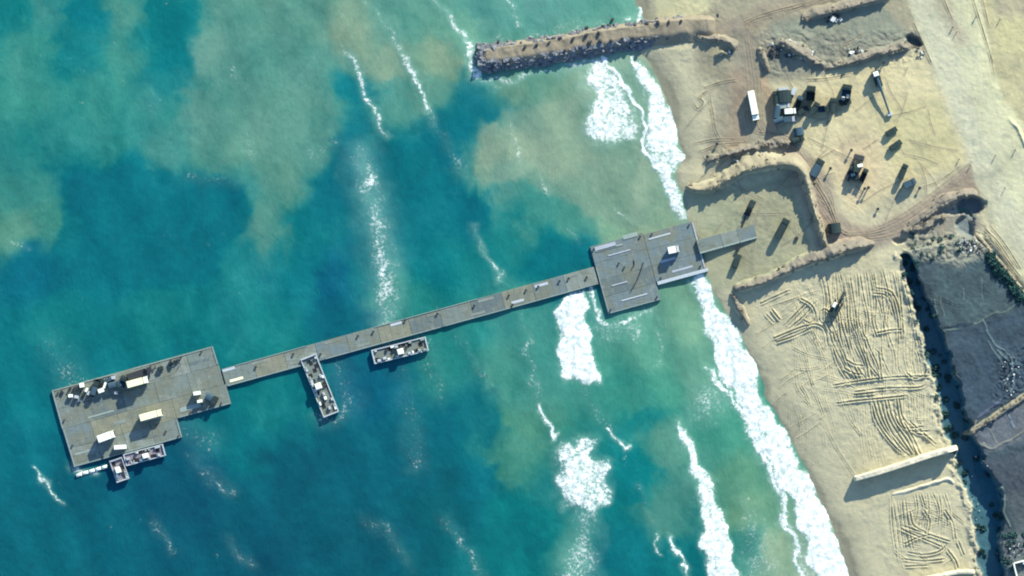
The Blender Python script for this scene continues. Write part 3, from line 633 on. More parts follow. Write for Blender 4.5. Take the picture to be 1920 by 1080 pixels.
def copy_tree(o, parent=None):
    c = o.copy(); col.objects.link(c); c.parent = parent
    for ch in list(o.children): copy_tree(ch, c)
    return c
def GH(px, py): return H(px, py) if px > 1178 else -1.6
R = math.radians

# ------------------------------------------------------------------ earth banks
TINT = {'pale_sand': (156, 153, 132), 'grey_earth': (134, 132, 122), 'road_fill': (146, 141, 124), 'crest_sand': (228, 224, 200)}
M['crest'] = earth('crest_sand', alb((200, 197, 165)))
CL = []
def bank(name, pts, label, mat, cat="earth bank", top=0.2, base=None, ends=10, rough=.3, seed=0, absz=False, group=None):
    """pts: (x, y, height m, half width left px, half width right px); left = left-hand side when walking along in the photo"""
    P = smooth_line(pts, 8); P = [np.array(p) for p in P]
    # resample at about 1.6 px
    Q = [P[0]]
    for a, b in zip(P, P[1:]):
        n = max(1, int(math.hypot(*(b[:2] - a[:2])) / 1.6))
        for k in range(1, n + 1): Q.append(a + (b - a) * k / n)
    Q = np.array(Q); L = np.concatenate([[0], np.cumsum(np.hypot(np.diff(Q[:, 0]), np.diff(Q[:, 1])))])
    T = np.gradient(Q[:, :2], axis=0); T /= np.linalg.norm(T, axis=1)[:, None] + 1e-9
    for _ in range(4): T[1:-1] = (T[:-2] + T[1:-1] * 2 + T[2:]) / 4
    N = np.stack([T[:, 1], -T[:, 0]], 1)          # left-hand side on the screen (y down)
    nn = 21; ts = np.linspace(-1, 1, nn)
    e = np.minimum(L, L[-1] - L) / ends; ef = np.sqrt(np.clip(1 - (1 - np.clip(e, 0, 1)) ** 2, 0.0004, 1))
    ww = np.where(ts[None, :] < 0, Q[:, 4:5], Q[:, 3:4]) * (ef[:, None] * .8 + .2)
    wob = 1 + rough * (.9 * fbm(Q[:, 0], Q[:, 1], 34, 900 + seed, 3))
    hob = 1 + rough * (.55 * fbm(Q[:, 0], Q[:, 1], 26, 930 + seed, 3)); Q[:, 2] *= hob
    off = ts[None, :] * ww * wob[:, None]
    PX = Q[:, 0:1] + N[:, 0:1] * off; PY = Q[:, 1:2] + N[:, 1:2] * off
    PX = PX + 6.0 * fbm(PX, PY, 16, 700 + seed, 3) * rough; PY = PY + 6.0 * fbm(PX, PY, 16, 760 + seed, 3) * rough
    prof = (1 - np.clip((np.abs(ts) - top) / (1 - top), 0, 1)) ** 1.35; prof = prof[None, :]
    g = np.vectorize(GH)(PX, PY)
    h = Q[:, 2:3] * ef[:, None]
    nz = rough * (1.7 * fbm(PX, PY, 15, 820 + seed, 5, .6) + .6 * fbm(PX, PY, 4, 850 + seed, 2))
    zz = (np.maximum(g, 0 * g) * (1 - prof) + Q[:, 2:3] * prof * ef[:, None] + nz * prof * ef[:, None]) if absz else g + h * prof + nz * prof * np.minimum(h, 1.5) / 1.2
    CL.append((PX[::2, 2:-2].ravel(), PY[::2, 2:-2].ravel(), zz[::2, 2:-2].ravel())) if mat.name in ('pale_sand', 'grey_earth') and PX.mean() > 1250 else None
    edge = (np.abs(ts) > .99)[None, :]; zz = np.where(edge, g - .5, zz)
    zz[0] = g[0] - .5; zz[-1] = g[-1] - .5
    n = len(Q); vs = np.stack([(PX - 960) * S, (540 - PY) * S, zz], -1)
    o0 = vs[n // 2, nn // 2].copy(); o0[2] = 0
    vs = vs - o0
    fs = [(i * nn + k, i * nn + k + 1, (i + 1) * nn + k + 1, (i + 1) * nn + k) for i in range(n - 1) for k in range(nn - 1)]
    me = bpy.data.meshes.new(name); me.from_pydata(vs.reshape(-1, 3).tolist(), [], fs)
    bm = bmesh.new(); bm.from_mesh(me); bmesh.ops.recalc_face_normals(bm, faces=bm.faces)
    if sum(f.normal.z for f in bm.faces) < 0: bmesh.ops.reverse_faces(bm, faces=bm.faces)
    bm.to_mesh(me); bm.free(); me.polygons.foreach_set("use_smooth", [True] * len(me.polygons))
    gi = np.clip(np.searchsorted(xs, PX) - 1, 0, len(xs) - 2); gj = np.clip(np.searchsorted(ys, PY) - 1, 0, len(ys) - 2)
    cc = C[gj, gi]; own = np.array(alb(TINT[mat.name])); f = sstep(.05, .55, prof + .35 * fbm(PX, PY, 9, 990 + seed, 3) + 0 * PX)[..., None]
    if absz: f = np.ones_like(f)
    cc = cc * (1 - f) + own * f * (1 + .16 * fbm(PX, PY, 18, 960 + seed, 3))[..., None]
    at = me.attributes.new("tint", 'FLOAT_COLOR', 'POINT'); at.data.foreach_set("color", np.concatenate([cc.reshape(-1, 3), np.ones((cc.size // 3, 1))], 1).astype(np.float32).ravel())
    o = link(name, me, M['ground']); o.location = o0
    return tag(o, label, cat, group)
def rocks(name, spots, mat, parent=None, seed=1):
    r = random.Random(seed); mb = MB()
    for x, y, z, s_ in spots:
        vs = []
        for a in (-1, 1):
            for b in (-1, 1):
                for c in (-1, 1): vs.append(Vector((a * r.uniform(.6, 1.1), b * r.uniform(.6, 1.1), c * r.uniform(.5, .9))) * s_ * .5)
        m = Matrix.Rotation(r.uniform(0, 6.3), 3, 'Z') @ Matrix.Rotation(r.uniform(-.5, .5), 3, 'X')
        mb.add([tuple(m @ v + Vector((x, y, z))) for v in vs], [(0, 1, 3, 2), (4, 6, 7, 5), (0, 4, 5, 1), (2, 3, 7, 6), (0, 2, 6, 4), (1, 5, 7, 3)])
    return mb.build(name, mat, parent)

# breakwater
BW = [(898, 106), (930, 103), (982, 96), (1040, 88), (1100, 77), (1150, 68), (1200, 61), (1250, 54), (1300, 50), (1345, 50)]
bw_h = [3.0, 3.3, 3.4, 3.4, 3.4, 3.5, 3.7, 4.0, 4.3, 4.5]
bw = bank("breakwater", [(p[0], p[1] - 6, h, 16, 37) for p, h in zip(BW, bw_h)], "long brown rubble breakwater reaching from the beach into the sea", M['road_fill'], "breakwater", top=.44, ends=20, rough=.25, absz=True)
rr = random.Random(3)
bl = smooth_line(BW, 10)
def bw_at(t, off):
    i = min(int(t * (len(bl) - 1)), len(bl) - 2); a = Vector(bl[i]); b = Vector(bl[i + 1]); f = t * (len(bl) - 1) - i
    p = a.lerp(b, f); d = (b - a).normalized(); return p.x + d.y * off, p.y - d.x * off
sp = []
for k in range(1150):
    t = rr.random() ** .9 * .93; low = rr.random() < .8; off = -rr.uniform(9, 31) if low else rr.uniform(13, 22); q = (-off - 9) / 23 if low else (off - 12) / 10
    px, py = bw_at(t, off); x, y = W(px, py); sp.append((x, y, max(0.1, 3.5 * (1 - q) ** 1.2) - .25, .5 + 1.7 * rr.random() ** 2.2))
for k in range(150):
    a = rr.uniform(1.2, 5.0); rad = rr.uniform(10, 21); px, py = 914 + rad * math.cos(a) * 1.1, 105 + rad * math.sin(a); x, y = W(px, py)
    sp.append((x, y, max(.1, 3.0 * (1 - (rad - 9) / 12.0)), rr.uniform(.8, 1.7)))
tag(rocks("rock_armour", sp, M['rock'], None, 5), "grey rock armour heaped on the breakwater's sides and rounded tip", "rock armour", kind="stuff")
def boulder(name, s_, mat, seed):
    r = random.Random(seed); bm = bmesh.new(); bmesh.ops.create_icosphere(bm, subdivisions=2, radius=.5)
    for v in bm.verts:
        q = v.co * 3; v.co *= 1 + .25 * (math.sin(q.x * 2 + seed) + math.sin(q.y * 2.3 + seed * 2) + math.sin(q.z * 2.7)) * .5 + r.uniform(-.05, .05)
        v.co.z *= .9; v.co.z += .35
    for v in bm.verts: v.co *= s_
    me = bpy.data.meshes.new(name); bm.to_mesh(me); bm.free(); return link(name, me, mat)
bz = lambda px, py: GH(px, py)
top_sp = [(935, 79), (947, 84), (976, 82), (985, 88), (1006, 85), (1029, 80), (1038, 73), (1050, 72), (1075, 73), (1100, 66), (1123, 62), (1100, 53), (1131, 49), (1142, 48), (1148, 37), (1191, 48), (1212, 45), (1234, 43), (1254, 42), (1277, 41), (1345, 30)]
low_sp = [(1060, 95), (1088, 89), (1106, 80), (1125, 78), (1146, 77), (1166, 73), (1187, 72), (1209, 72), (1229, 72), (1250, 71), (1270, 70)]
b0 = boulder("boulder", 1.35, M['darkrock'], 4)
for i, (px, py) in enumerate(top_sp + low_sp):
    o = b0 if i == 0 else b0.copy()
    if i: col.objects.link(o)
    x, y = W(px, py)
    tt = min(range(len(bl)), key=lambda k: (bl[k][0] - px) ** 2 + (bl[k][1] - py) ** 2); dd = math.hypot(bl[tt][0] - px, bl[tt][1] - py)
    zt = 3.4 + .8 * max(0, (px - 1150) / 150.0)
    z = zt if dd < 13 else max(.3, zt * (1 - (dd - 12) / 12)) if dd < 23 else max(.15, bz(px, py))
    o.location = (x, y, z - .1); o.rotation_euler = (rr.uniform(-.3, .3), 0, rr.uniform(0, 6)); k = rr.uniform(.85, 1.25); o.scale = (k, k, k)
    if py < bl[tt][1]: tag(o, "dark boulder in the ragged row on the upper, open-sea edge of the breakwater", "boulder", "boulders on the breakwater's upper edge")
    else: tag(o, "dark boulder in the evenly spaced row on the lower, shaded edge of the breakwater", "boulder", "boulders on the breakwater's lower edge")

# banks round the landing basin
bank("earth_bank", [(1286, 348, 1.2, 10, 8), (1300, 354, 2.8, 12, 8), (1322, 354, 3.2, 14, 9), (1348, 346, 3.4, 18, 10), (1374, 332, 3.8, 24, 10), (1400, 318, 4.4, 28, 11), (1440, 311, 4.9, 30, 11), (1475, 309, 5.0, 30, 11), (1499, 316, 5.0, 22, 11), (1510, 338, 5.0, 15, 9), (1519, 374, 4.9, 13, 9), (1531, 415, 4.4, 12, 9), (1543, 450, 3.2, 10, 9), (1549, 468, 1.6, 8, 8)],
     "tall angled sand bank wrapped round the landing basin's upper and right sides", M['sand_berm'], top=.16, rough=.55, seed=3)
bank("spoil_heap", [(1322, 304, .8, 9, 9), (1365, 290, 1.3, 12, 10), (1420, 276, 1.6, 13, 10), (1470, 271, 1.7, 12, 10), (1500, 282, 1.4, 9, 8)],
     "lumpy pale heap of spoil above the basin's top bank", M['brown_berm'], "spoil heap", top=.1, rough=1.1, seed=8)
bank("earth_bank", [(1374, 542, 2.0, 8, 7), (1400, 537, 2.8, 16, 8), (1440, 524, 2.9, 18, 8), (1490, 502, 3.1, 20, 9), (1540, 484, 4.0, 24, 9), (1590, 468, 4.4, 24, 9), (1622, 460, 3.2, 18, 9), (1640, 456, 1.0, 8, 8)],
     "straight brown bank closing the landing basin's lower side", M['brown_berm'], top=.14, rough=.6, seed=12)
bank("earth_bank", [(1370, 548, 1.0, 6, 6), (1382, 572, 1.8, 7, 7), (1396, 596, 1.8, 8, 7), (1406, 612, 1.0, 6, 6)],
     "short stub of bank pointing down the beach beside the surf", M['brown_berm'], top=.2, rough=.5, seed=14)
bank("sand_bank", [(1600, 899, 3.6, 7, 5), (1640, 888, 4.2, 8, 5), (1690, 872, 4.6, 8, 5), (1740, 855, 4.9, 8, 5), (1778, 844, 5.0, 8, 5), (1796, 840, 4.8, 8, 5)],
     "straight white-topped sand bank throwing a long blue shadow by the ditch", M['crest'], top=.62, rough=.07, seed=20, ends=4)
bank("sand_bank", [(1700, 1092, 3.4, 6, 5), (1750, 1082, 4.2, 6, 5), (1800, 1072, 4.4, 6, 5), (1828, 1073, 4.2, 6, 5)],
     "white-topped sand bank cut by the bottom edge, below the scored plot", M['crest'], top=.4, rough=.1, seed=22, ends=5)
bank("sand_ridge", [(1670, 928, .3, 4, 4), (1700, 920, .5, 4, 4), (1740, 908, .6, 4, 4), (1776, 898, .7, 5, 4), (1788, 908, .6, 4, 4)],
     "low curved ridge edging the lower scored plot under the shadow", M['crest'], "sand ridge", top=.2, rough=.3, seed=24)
bank("earth_bank", [(1500, 38, 1.0, 12, 6), (1535, 28, 2.3, 16, 8), (1580, 16, 2.7, 18, 8), (1625, 4, 2.8, 16, 8), (1668, -6, 2.2, 12, 8)],
     "dark-shadowed bank slanting along the top edge of the picture", M['brown_berm'], top=.2, rough=.5, seed=26)
bank("earth_bank", [(1545, 132, .8, 12, 6), (1590, 118, 2.2, 16, 8), (1640, 104, 2.7, 18, 8), (1690, 90, 2.6, 16, 8), (1726, 86, 1.0, 9, 6)],
     "low grey bank ending at the pit beside the coast road", M['brown_berm'], top=.2, rough=.6, seed=28)
bank("earth_bank", [(1418, 92, .8, 7, 6), (1428, 100, 2.0, 8, 8), (1436, 122, 2.0, 8, 8), (1440, 135, .9, 7, 7)],
     "short hooked mound at the left end of the rubble", M['brown_berm'], top=.2, rough=.6, seed=30)
bank("earth_bank", [(1700, 430, .6, 12, 6), (1740, 404, 1.2, 16, 7), (1775, 380, 2.0, 18, 8), (1810, 366, 2.6, 14, 8), (1834, 366, 1.6, 7, 7)],
     "grey bank running up to the pit by the road junction", M['brown_berm'], top=.2, rough=.4, seed=33)
bank("dirt_causeway", [(1806, 816, .9, 7, 7), (1840, 794, 1.2, 7, 7), (1880, 768, 1.3, 7, 7), (1930, 733, 1.3, 7, 7), (1990, 690, 1.2, 7, 7)],
     "pale raised dirt track crossing the dark fields at the right edge", M['sand_berm'], "dirt track", top=.5, rough=.35, seed=35)
bank("boundary_bank", [(1826, 436, .8, 4, 4), (1850, 462, 1.6, 4, 4), (1885, 505, 1.8, 4, 4), (1925, 555, 1.8, 4, 4), (1990, 640, 1.6, 4, 4)],
     "thin white-edged wall of earth between coast road and dark field", M['sand_berm'], "earth wall", top=.4, rough=.2, seed=37)
bank("sand_mound", [(1338, 106, .5, 6, 6), (1352, 98, 1.5, 7, 7), (1366, 104, 1.0, 6, 6)], "small curled mound where breakwater meets the beach", M['sand_berm'], "sand mound", top=.15, rough=.6, seed=40)

bank("earth_bank", [(1448, 84, 1.2, 9, 7), (1470, 84, 2.4, 12, 8), (1500, 98, 2.6, 12, 8), (1525, 116, 2.0, 10, 8), (1548, 128, 1.0, 8, 7)],
     "crooked dark-shadowed mound under the middle rubble scatter", M['brown_berm'], top=.15, rough=1.0, seed=50)
bank("earth_bank", [(1300, 72, 1.2, 8, 7), (1330, 72, 2.2, 12, 8), (1362, 78, 2.4, 12, 8), (1380, 90, 1.4, 9, 7)],
     "uneven shaded bank where the breakwater's lower side runs onto the beach", M['brown_berm'], top=.15, rough=.9, seed=52)
bank("earth_bank", [(1690, 436, 1.0, 8, 7), (1716, 430, 1.7, 10, 8), (1745, 420, 1.7, 10, 8), (1775, 404, 1.2, 8, 7)],
     "low dark bank along the top edge of the scrubby field corner", M['brown_berm'], top=.15, rough=.9, seed=54)
# loose clods of earth on and round the banks
rc = random.Random(77); sp = []
for ax_, ay_, az_ in CL:
    n_ = len(ax_)
    for q_ in range(int(n_ * .055)):
        i_ = rc.randrange(n_); x, y = W(ax_[i_] + rc.gauss(0, 1.5), ay_[i_] + rc.gauss(0, 1.5)); sp.append((x, y, az_[i_] + .02, .3 + .95 * rc.random() ** 2.5))
M['clod'] = mottled("clod_earth", tuple(alb((140, 134, 116))), .5, .9, .95)
tag(rocks("earth_clods", sp, M['clod'], None, 78), "loose brown clods strewn over the bulldozed banks", "clods", kind="stuff")
# rubble
def rubble(cx, cy, rx, ry, n, label, pale=.5, seed=1, smax=1.6):
    r = random.Random(seed); z0 = GH(cx, cy); x0, y0 = W(cx, cy); ro = root("rubble_pile", (x0, y0, z0), 0, label, "rubble pile")
    A, B = [], []; rx *= 1.35; ry *= 1.5; smax *= .8
    for k in range(n):
        a = r.uniform(0, 6.28); q = math.sqrt(r.random()); x = math.cos(a) * q * rx * S; y = math.sin(a) * q * ry * S
        s_ = (.35 + (smax - .35) * r.random() ** 2) * (1.2 - .4 * q); z = GH(cx + x / S, cy - y / S) - z0 + (1 - q) * .9 + s_ * .1
        (A if r.random() < pale * .7 else B).append((x, y, z, s_))
    o = rocks("rubble", [(a, b, c, d) for a, b, c, d in A], M['pale_rubble'], None, seed); B_ = rocks("tmp", B, M['darkrock'], None, seed + 1)
    bm = bmesh.new(); bm.from_mesh(o.data); n0 = len(bm.faces); bm.from_mesh(B_.data); bm.faces.ensure_lookup_table()
    for f in bm.faces[n0:]: f.material_index = 1
    bm.to_mesh(o.data); bm.free(); o.data.materials.append(M['darkrock']); bpy.data.objects.remove(B_); bpy.data.objects.remove(ro)
    o.location = (x0, y0, z0); tag(o, label, "rubble", kind="stuff")
rubble(1478, 92, 16, 11, 46, "scatter of white and dark rubble in the middle of the top bank", .55, 1, 1.9)
rubble(1512, 104, 14, 9, 34, "white flecked rubble sloping down to the right of the main scatter", .6, 2, 1.5)
rubble(1450, 96, 10, 10, 26, "dark rubble beside the hooked mound at the haul road", .2, 3, 1.8)
rubble(1608, 101, 17, 8, 40, "pale slabs heaped on the low grey bank left of the pit", .6, 4, 1.6)
rubble(1562, 34, 13, 8, 24, "bright slabs under the dark bank at the top edge", .7, 5, 2.2)
rubble(1724, 102, 7, 5, 12, "small knot of stones under the pit near the coast road", .5, 6, 1.2)
rubble(1820, 462, 20, 10, 60, "white litter along the top edge of the dark field", .8, 7, 1.0)
rubble(1362, 100, 10, 5, 20, "chunks around the curled mound at the breakwater's foot", .5, 8, 1.3)
rubble(1385, 302, 14, 7, 30, "stones poking from the spoil above the basin bank", .5, 9, 1.0)
rubble(1892, 702, 14, 26, 50, "pale fragments in the field corner above the dirt track", .6, 10, .9)
rubble(1890, 1030, 18, 14, 46, "grey fragments scattered above the white walled pen", .5, 11, 1.0)
rubble(1835, 905, 12, 60, 34, "broken stone along the ditch's upper right lip", .4, 12, 1.0)

# scrub in the ditch: many small leaf-sized faces
def scrub(name, spots, n_per, label, leaf=.35):
    r = np.random.RandomState(11); V = []; 
    for px, py, rad, hh in spots:
        x0, y0 = W(px, py); z0 = GH(px, py)
        n = int(n_per * rad * rad / 9)
        a = r.rand(n) * 6.283; q = np.sqrt(r.rand(n)); b = r.rand(n)
        x = x0 + np.cos(a) * q * rad * S * 1.1; y = y0 + np.sin(a) * q * rad * S; z = z0 + b * hh * (1.05 - q ** 2) * (.7 + .6 * r.rand(n))
        V.append(np.stack([x, y, z], -1))
    V = np.concatenate(V); n = len(V)
    d1 = r.normal(size=(n, 3)); d1 /= np.linalg.norm(d1, axis=1)[:, None]; d2 = np.cross(d1, r.normal(size=(n, 3))); d2 /= np.linalg.norm(d2, axis=1)[:, None]
    s_ = leaf * (.5 + r.rand(n, 1))
    q = np.stack([V - d1 * s_ - d2 * s_ * .5, V + d1 * s_ * .2 - d2 * s_ * .7, V + d1 * s_, V - d1 * s_ * .2 + d2 * s_ * .7], 1).reshape(-1, 3)
    me = bpy.data.meshes.new(name); me.vertices.add(4 * n); me.vertices.foreach_set("co", q.astype(np.float32).ravel())
    me.loops.add(4 * n); me.loops.foreach_set("vertex_index", np.arange(4 * n, dtype=np.int32)); me.polygons.add(n)
    me.polygons.foreach_set("loop_start", np.arange(0, 4 * n, 4, dtype=np.int32)); me.update(calc_edges=True)
    return tag(link(name, me, M['leaf']), label, "scrub", kind="stuff")
r_ = random.Random(9); spots = []
for k in range(70):
    t = r_.random() * .8; i = int(t * (len(dl) - 1)); p = dl[i]
    if p[1] > 1110: continue
    spots.append((p[0] + r_.choice([-1, 1]) * r_.uniform(.1, .5) * p[2], p[1] + r_.uniform(-10, 10), r_.uniform(3, 7), r_.uniform(.5, 1.4)))
scrub("ditch_scrub", spots, 34, "dark blue-green reeds and scrub filling the ditch", .3)
spots = [(1852 + t * 70 + r_.uniform(-10, 4), 470 + t * 88 + r_.uniform(-2, 14), r_.uniform(4, 8), r_.uniform(.8, 1.8)) for t in [r_.random() for _ in range(46)]]
scrub("hedge_scrub", spots, 40, "dark scrub crowding the foot of the white-edged wall")
spots = [(r_.uniform(1700, 1840), r_.uniform(438, 490), r_.uniform(2.5, 5), r_.uniform(.5, 1.1)) for _ in range(30)] + [(r_.uniform(1868, 1925), r_.uniform(1000, 1080), r_.uniform(2.5, 6), r_.uniform(.5, 1.4)) for _ in range(26)]
scrub("field_weeds", spots, 14, "thin dark weeds on the rough ground round the field")

# ------------------------------------------------------------------ the floating pier
ANG = R(15.4)
def frame_root(name, px, py, label, cat, z=0.0):
    x, y = W(px, py); return root(name, (x, y, z), ANG, label, cat)
pr = random.Random(2)
def deck(ro, u0, u1, v0, v1, z=1.0, n=None, mats=(0, 1, 0, 3, 2), strips=1, name="deck_section", drop=0.0):
    """a run of steel pontoons; u, v in photo pixels along and across"""
    nu = n or max(1, round((u1 - u0) / 58)); out = []
    for sidx in range(strips):
        va = v0 + (v1 - v0) * sidx / strips; vb = v0 + (v1 - v0) * (sidx + 1) / strips
        cuts = [u0 + (u1 - u0) * k / nu for k in range(nu + 1)]
        for k in range(nu):
            mb = MB(); g = .05; x0, x1 = cuts[k] * S + g, cuts[k + 1] * S - g; y0, y1 = -vb * S + g * .6, -va * S - g * .6; zt = z + pr.uniform(-.04, .04)
            mb.box(x0, x1, y0, y1, -.5, zt, bev=.06)
            # deck seams and lashing strips stand slightly proud
            for q in range(1, int((x1 - x0) / 2.4) + 1):
                xx = x0 + q * 2.4
                if xx < x1 - .3: mb.box(xx - .06, xx + .06, y0 + .15, y1 - .15, zt - .02, zt + .035)
            out.append(mb.build(name, M['deck'][pr.choice(mats)], ro))
    return out
def edge(ro, u0, v0, u1, v1, w=.35, z0=.95, z1=1.22, mat='deckedge', name="edge_beam"):
    a = (u0 * S, -v0 * S); b = (u1 * S, -v1 * S); L = math.hypot(b[0] - a[0], b[1] - a[1]); an = math.atan2(b[1] - a[1], b[0] - a[0])
    return MB().box(0, L, -w / 2, w / 2, z0, z1, rz=an, c=a, bev=.04).build(name, M[mat], ro)
def bollards(ro, spots, z=1.02, mat='dark_steel', s_=.32):
    for i, (u_, v_) in enumerate(spots):
        if i == 0:
            b = MB().tube((0, 0, 0), (0, 0, .5), s_ * .7, s_ * .7, 10).tube((0, 0, .5), (0, 0, .78), s_ * 1.25, s_ * 1.1, 10).build("bollard", M[mat], ro); first = b
        else: b = first.copy(); col.objects.link(b); b.parent = ro
        b.location = (u_ * S, -v_ * S, z)
pf = frame_root("pier_platform", 97, 732, "wide stepped steel platform at the seaward end of the pier", "pier")
deck(pf, 0, 313, 0, 37, n=6, mats=(0, 2, 2, 0)); deck(pf, 0, 315, 37, 75.5, n=5, mats=(0, 1, 0, 4)); deck(pf, 1, 318, 75.5, 114, n=6, mats=(0, 3, 0, 1)); deck(pf, 3, 213, 114, 150, n=4, mats=(3, 0, 2))
edge(pf, 1, 1, 1, 75, .5); edge(pf, 2, 76, 4, 150, .5); edge(pf, 312, 1, 313, 36, .5); edge(pf, 216, 112, 316, 112, .4); edge(pf, 211, 116, 211, 149, .4); edge(pf, 6, 148.6, 209, 148.6, .4)
edge(pf, 4, 2, 120, 2, .3); edge(pf, 160, 2, 308, 2, .3)
for u0, v0, L, wv in [(20, 98, 22, 6), (52, 66, 50, 3), (24, 108, 24, 6), (10, 126, 40, 3), (96, 88, 24, 7), (164, 26, 60, 6), (262, 18, 40, 6), (222, 96, 40, 8), (128, 2, 60, 7), (176, 8, 30, 4), (12, 136, 36, 7), (140, 128, 30, 7), (150, 100, 40, 3)]:
    MB().box(u0 * S, (u0 + L) * S, -(v0 + wv) * S, -v0 * S, 1.0, 1.10, bev=.03).build("deck_plate", M['edge'] if pr.random() < .4 else M['deck'][pr.choice([2, 4, 2])], pf)
bollards(pf, [(10, 8), (60, 4), (110, 4), (230, 5), (290, 5), (8, 60), (10, 110), (60, 146), (206, 146), (300, 108), (240, 109), (186, 131), (250, 5)])
fc_ = [MB().tube((0, 0, .3), (0, 0, .9), .28, .28, 8)]
cw = frame_root("floating_causeway", 412, 691.5, "long narrow floating causeway joining platform and shore", "pier")
CWL = 727
deck(cw, 3, CWL, 1.5, 35.5, n=12, mats=(0, 1, 2, 3, 0, 4))
# the run bends a little: it is laid straight here
for q, (u0, L, v0) in enumerate([(4, 24, 3), (60, 30, 5), (128, 20, 24), (12, 26, 25), (200, 34, 4), (260, 26, 26), (330, 22, 4), (480, 28, 26), (500, 30, 5), (610, 26, 6), (180, 18, 26), (400, 26, 5), (560, 24, 24), (672, 22, 4)]):
    MB().box(u0 * S, (u0 + L) * S, -(v0 + 5) * S, -v0 * S, 1.0, 1.09, bev=.03).build("deck_plate", M['deck'][2] if q % 3 else M['cream' if q == 3 else 'palegrey'], cw)
edge(cw, 6, 34.6, 150, 34.6, .4); edge(cw, 196, 34.6, 420, 34.6, .35); edge(cw, 430, 34.6, 700, 34.6, .35); edge(cw, 30, 2, 170, 2, .3); edge(cw, 300, 2, 500, 2, .3)
def uv(px, py, ox=412, oy=691.5):
    dx, dy = px - ox, py - oy; return (dx * math.cos(ANG) - dy * math.sin(ANG), dx * math.sin(ANG) + dy * math.cos(ANG))
bollards(cw, [uv(*p) for p in [(480, 688), (550, 664), (601, 664), (671, 630), (889, 573), (986, 544), (1009, 537), (1066, 522), (961, 571), (1049, 527), (954, 554), (700, 622), (820, 588), (760, 600), (1100, 520)]], s_=.36)
bp = frame_root("beach_platform", 1106, 463, "broad blue-grey steel platform where the pier meets the surf", "pier")
deck(bp, 0, 102, 0, 131, n=1, strips=4, mats=(1, 4, 1, 0)); deck(bp, 102, 199, 4, 96, n=1, strips=3, z=1.15, mats=(1, 4, 1)); 
edge(bp, 1, 40, 1, 130, .35); edge(bp, 4, 129.6, 100, 129.6, .3)
edge(bp, 104, 99.5, 202, 99.5, 1.3, .2, 1.5, 'palegrey', "side_beam"); edge(bp, 197, 6, 197, 95, .5, 1.1, 1.35, 'grey')
for u0, v0, L, wv in [(10, 10, 50, 3), (28, 24, 44, 2.4), (110, 14, 42, 3), (120, 60, 30, 5), (136, 84, 40, 4), (20, 80, 30, 2.4), (30, 112, 50, 2.4), (64, -4, 28, 8), (8, 3, 40, 9)]:
    MB().box(u0 * S, (u0 + L) * S, -(v0 + wv) * S, -v0 * S, 1.02, 1.24, bev=.03).build("deck_plate", M[pr.choice(['grey', 'palegrey', 'edge'])], bp)
# hoses left on the deck
def hose(px0, py0, px1, py1, label):
    a = W(px0, py0); b = W(px1, py1); mid = ((a[0] + b[0]) / 2 + .5, (a[1] + b[1]) / 2); P = smooth_line([a, mid, b], 6); mb = MB()
    for p, q in zip(P, P[1:]): mb.tube((p[0] - a[0], p[1] - a[1], .15), (q[0] - a[0], q[1] - a[1], .15), .18, .18, 6)
    o = mb.build("hose", M['rubber']); o.location = (a[0], a[1], 1.06); tag(o, label, "hose")
hose(1206, 492, 1182, 548, "long dark hose lying aslant on the beach platform"); hose(1188, 488, 1184, 505, "short dark hose beside the slanting long one on the platform")
bollards(bp, [(6, 6), (96, 6), (6, 124), (96, 124), (44, 44), (52, 54), (118, 8), (190, 10), (190, 90), (112, 92)])
rp = frame_root("landing_ramp", 1318, 445, "sloping steel ramp running from platform down to the sand", "ramp")
for k, (u0, u1, za, zb) in enumerate([(-14, 32, 2.2, 2.3), (32, 64, 2.4, 2.6), (64, 98, 2.7, 2.9)]):
    zt = max(GH(1318 + q_ * .96, 445 - q_ * .27 + 10) for q_ in (10, 50, 90)) + .55 + .05 * k
    MB().box(u0 * S + .04, u1 * S - .04, -28 * S, -2 * S, zt - 2.2, zt, bev=.05).build("ramp_section", M['deck'][(0, 2, 1)[k]], rp)
    MB().box(u0 * S + .1, u1 * S - .1, -28.4 * S, -25.4 * S, zt - .02, zt + .25, bev=.04).build("ramp_kerb", M['edge'], rp)

# floating fender
fx0, fy0 = W(143, 892); fr = root("floating_fender", (fx0, fy0, .15), ANG + .03, "white sausage-like fender floating under the platform's lower left corner", "fender")
for k in range(5): MB().tube((k * 2.5, 0, .1), (k * 2.5 + 2.2, 0, .1), .55 + .1 * (k > 1), .62, 10).build("float", M['white'], fr, True)

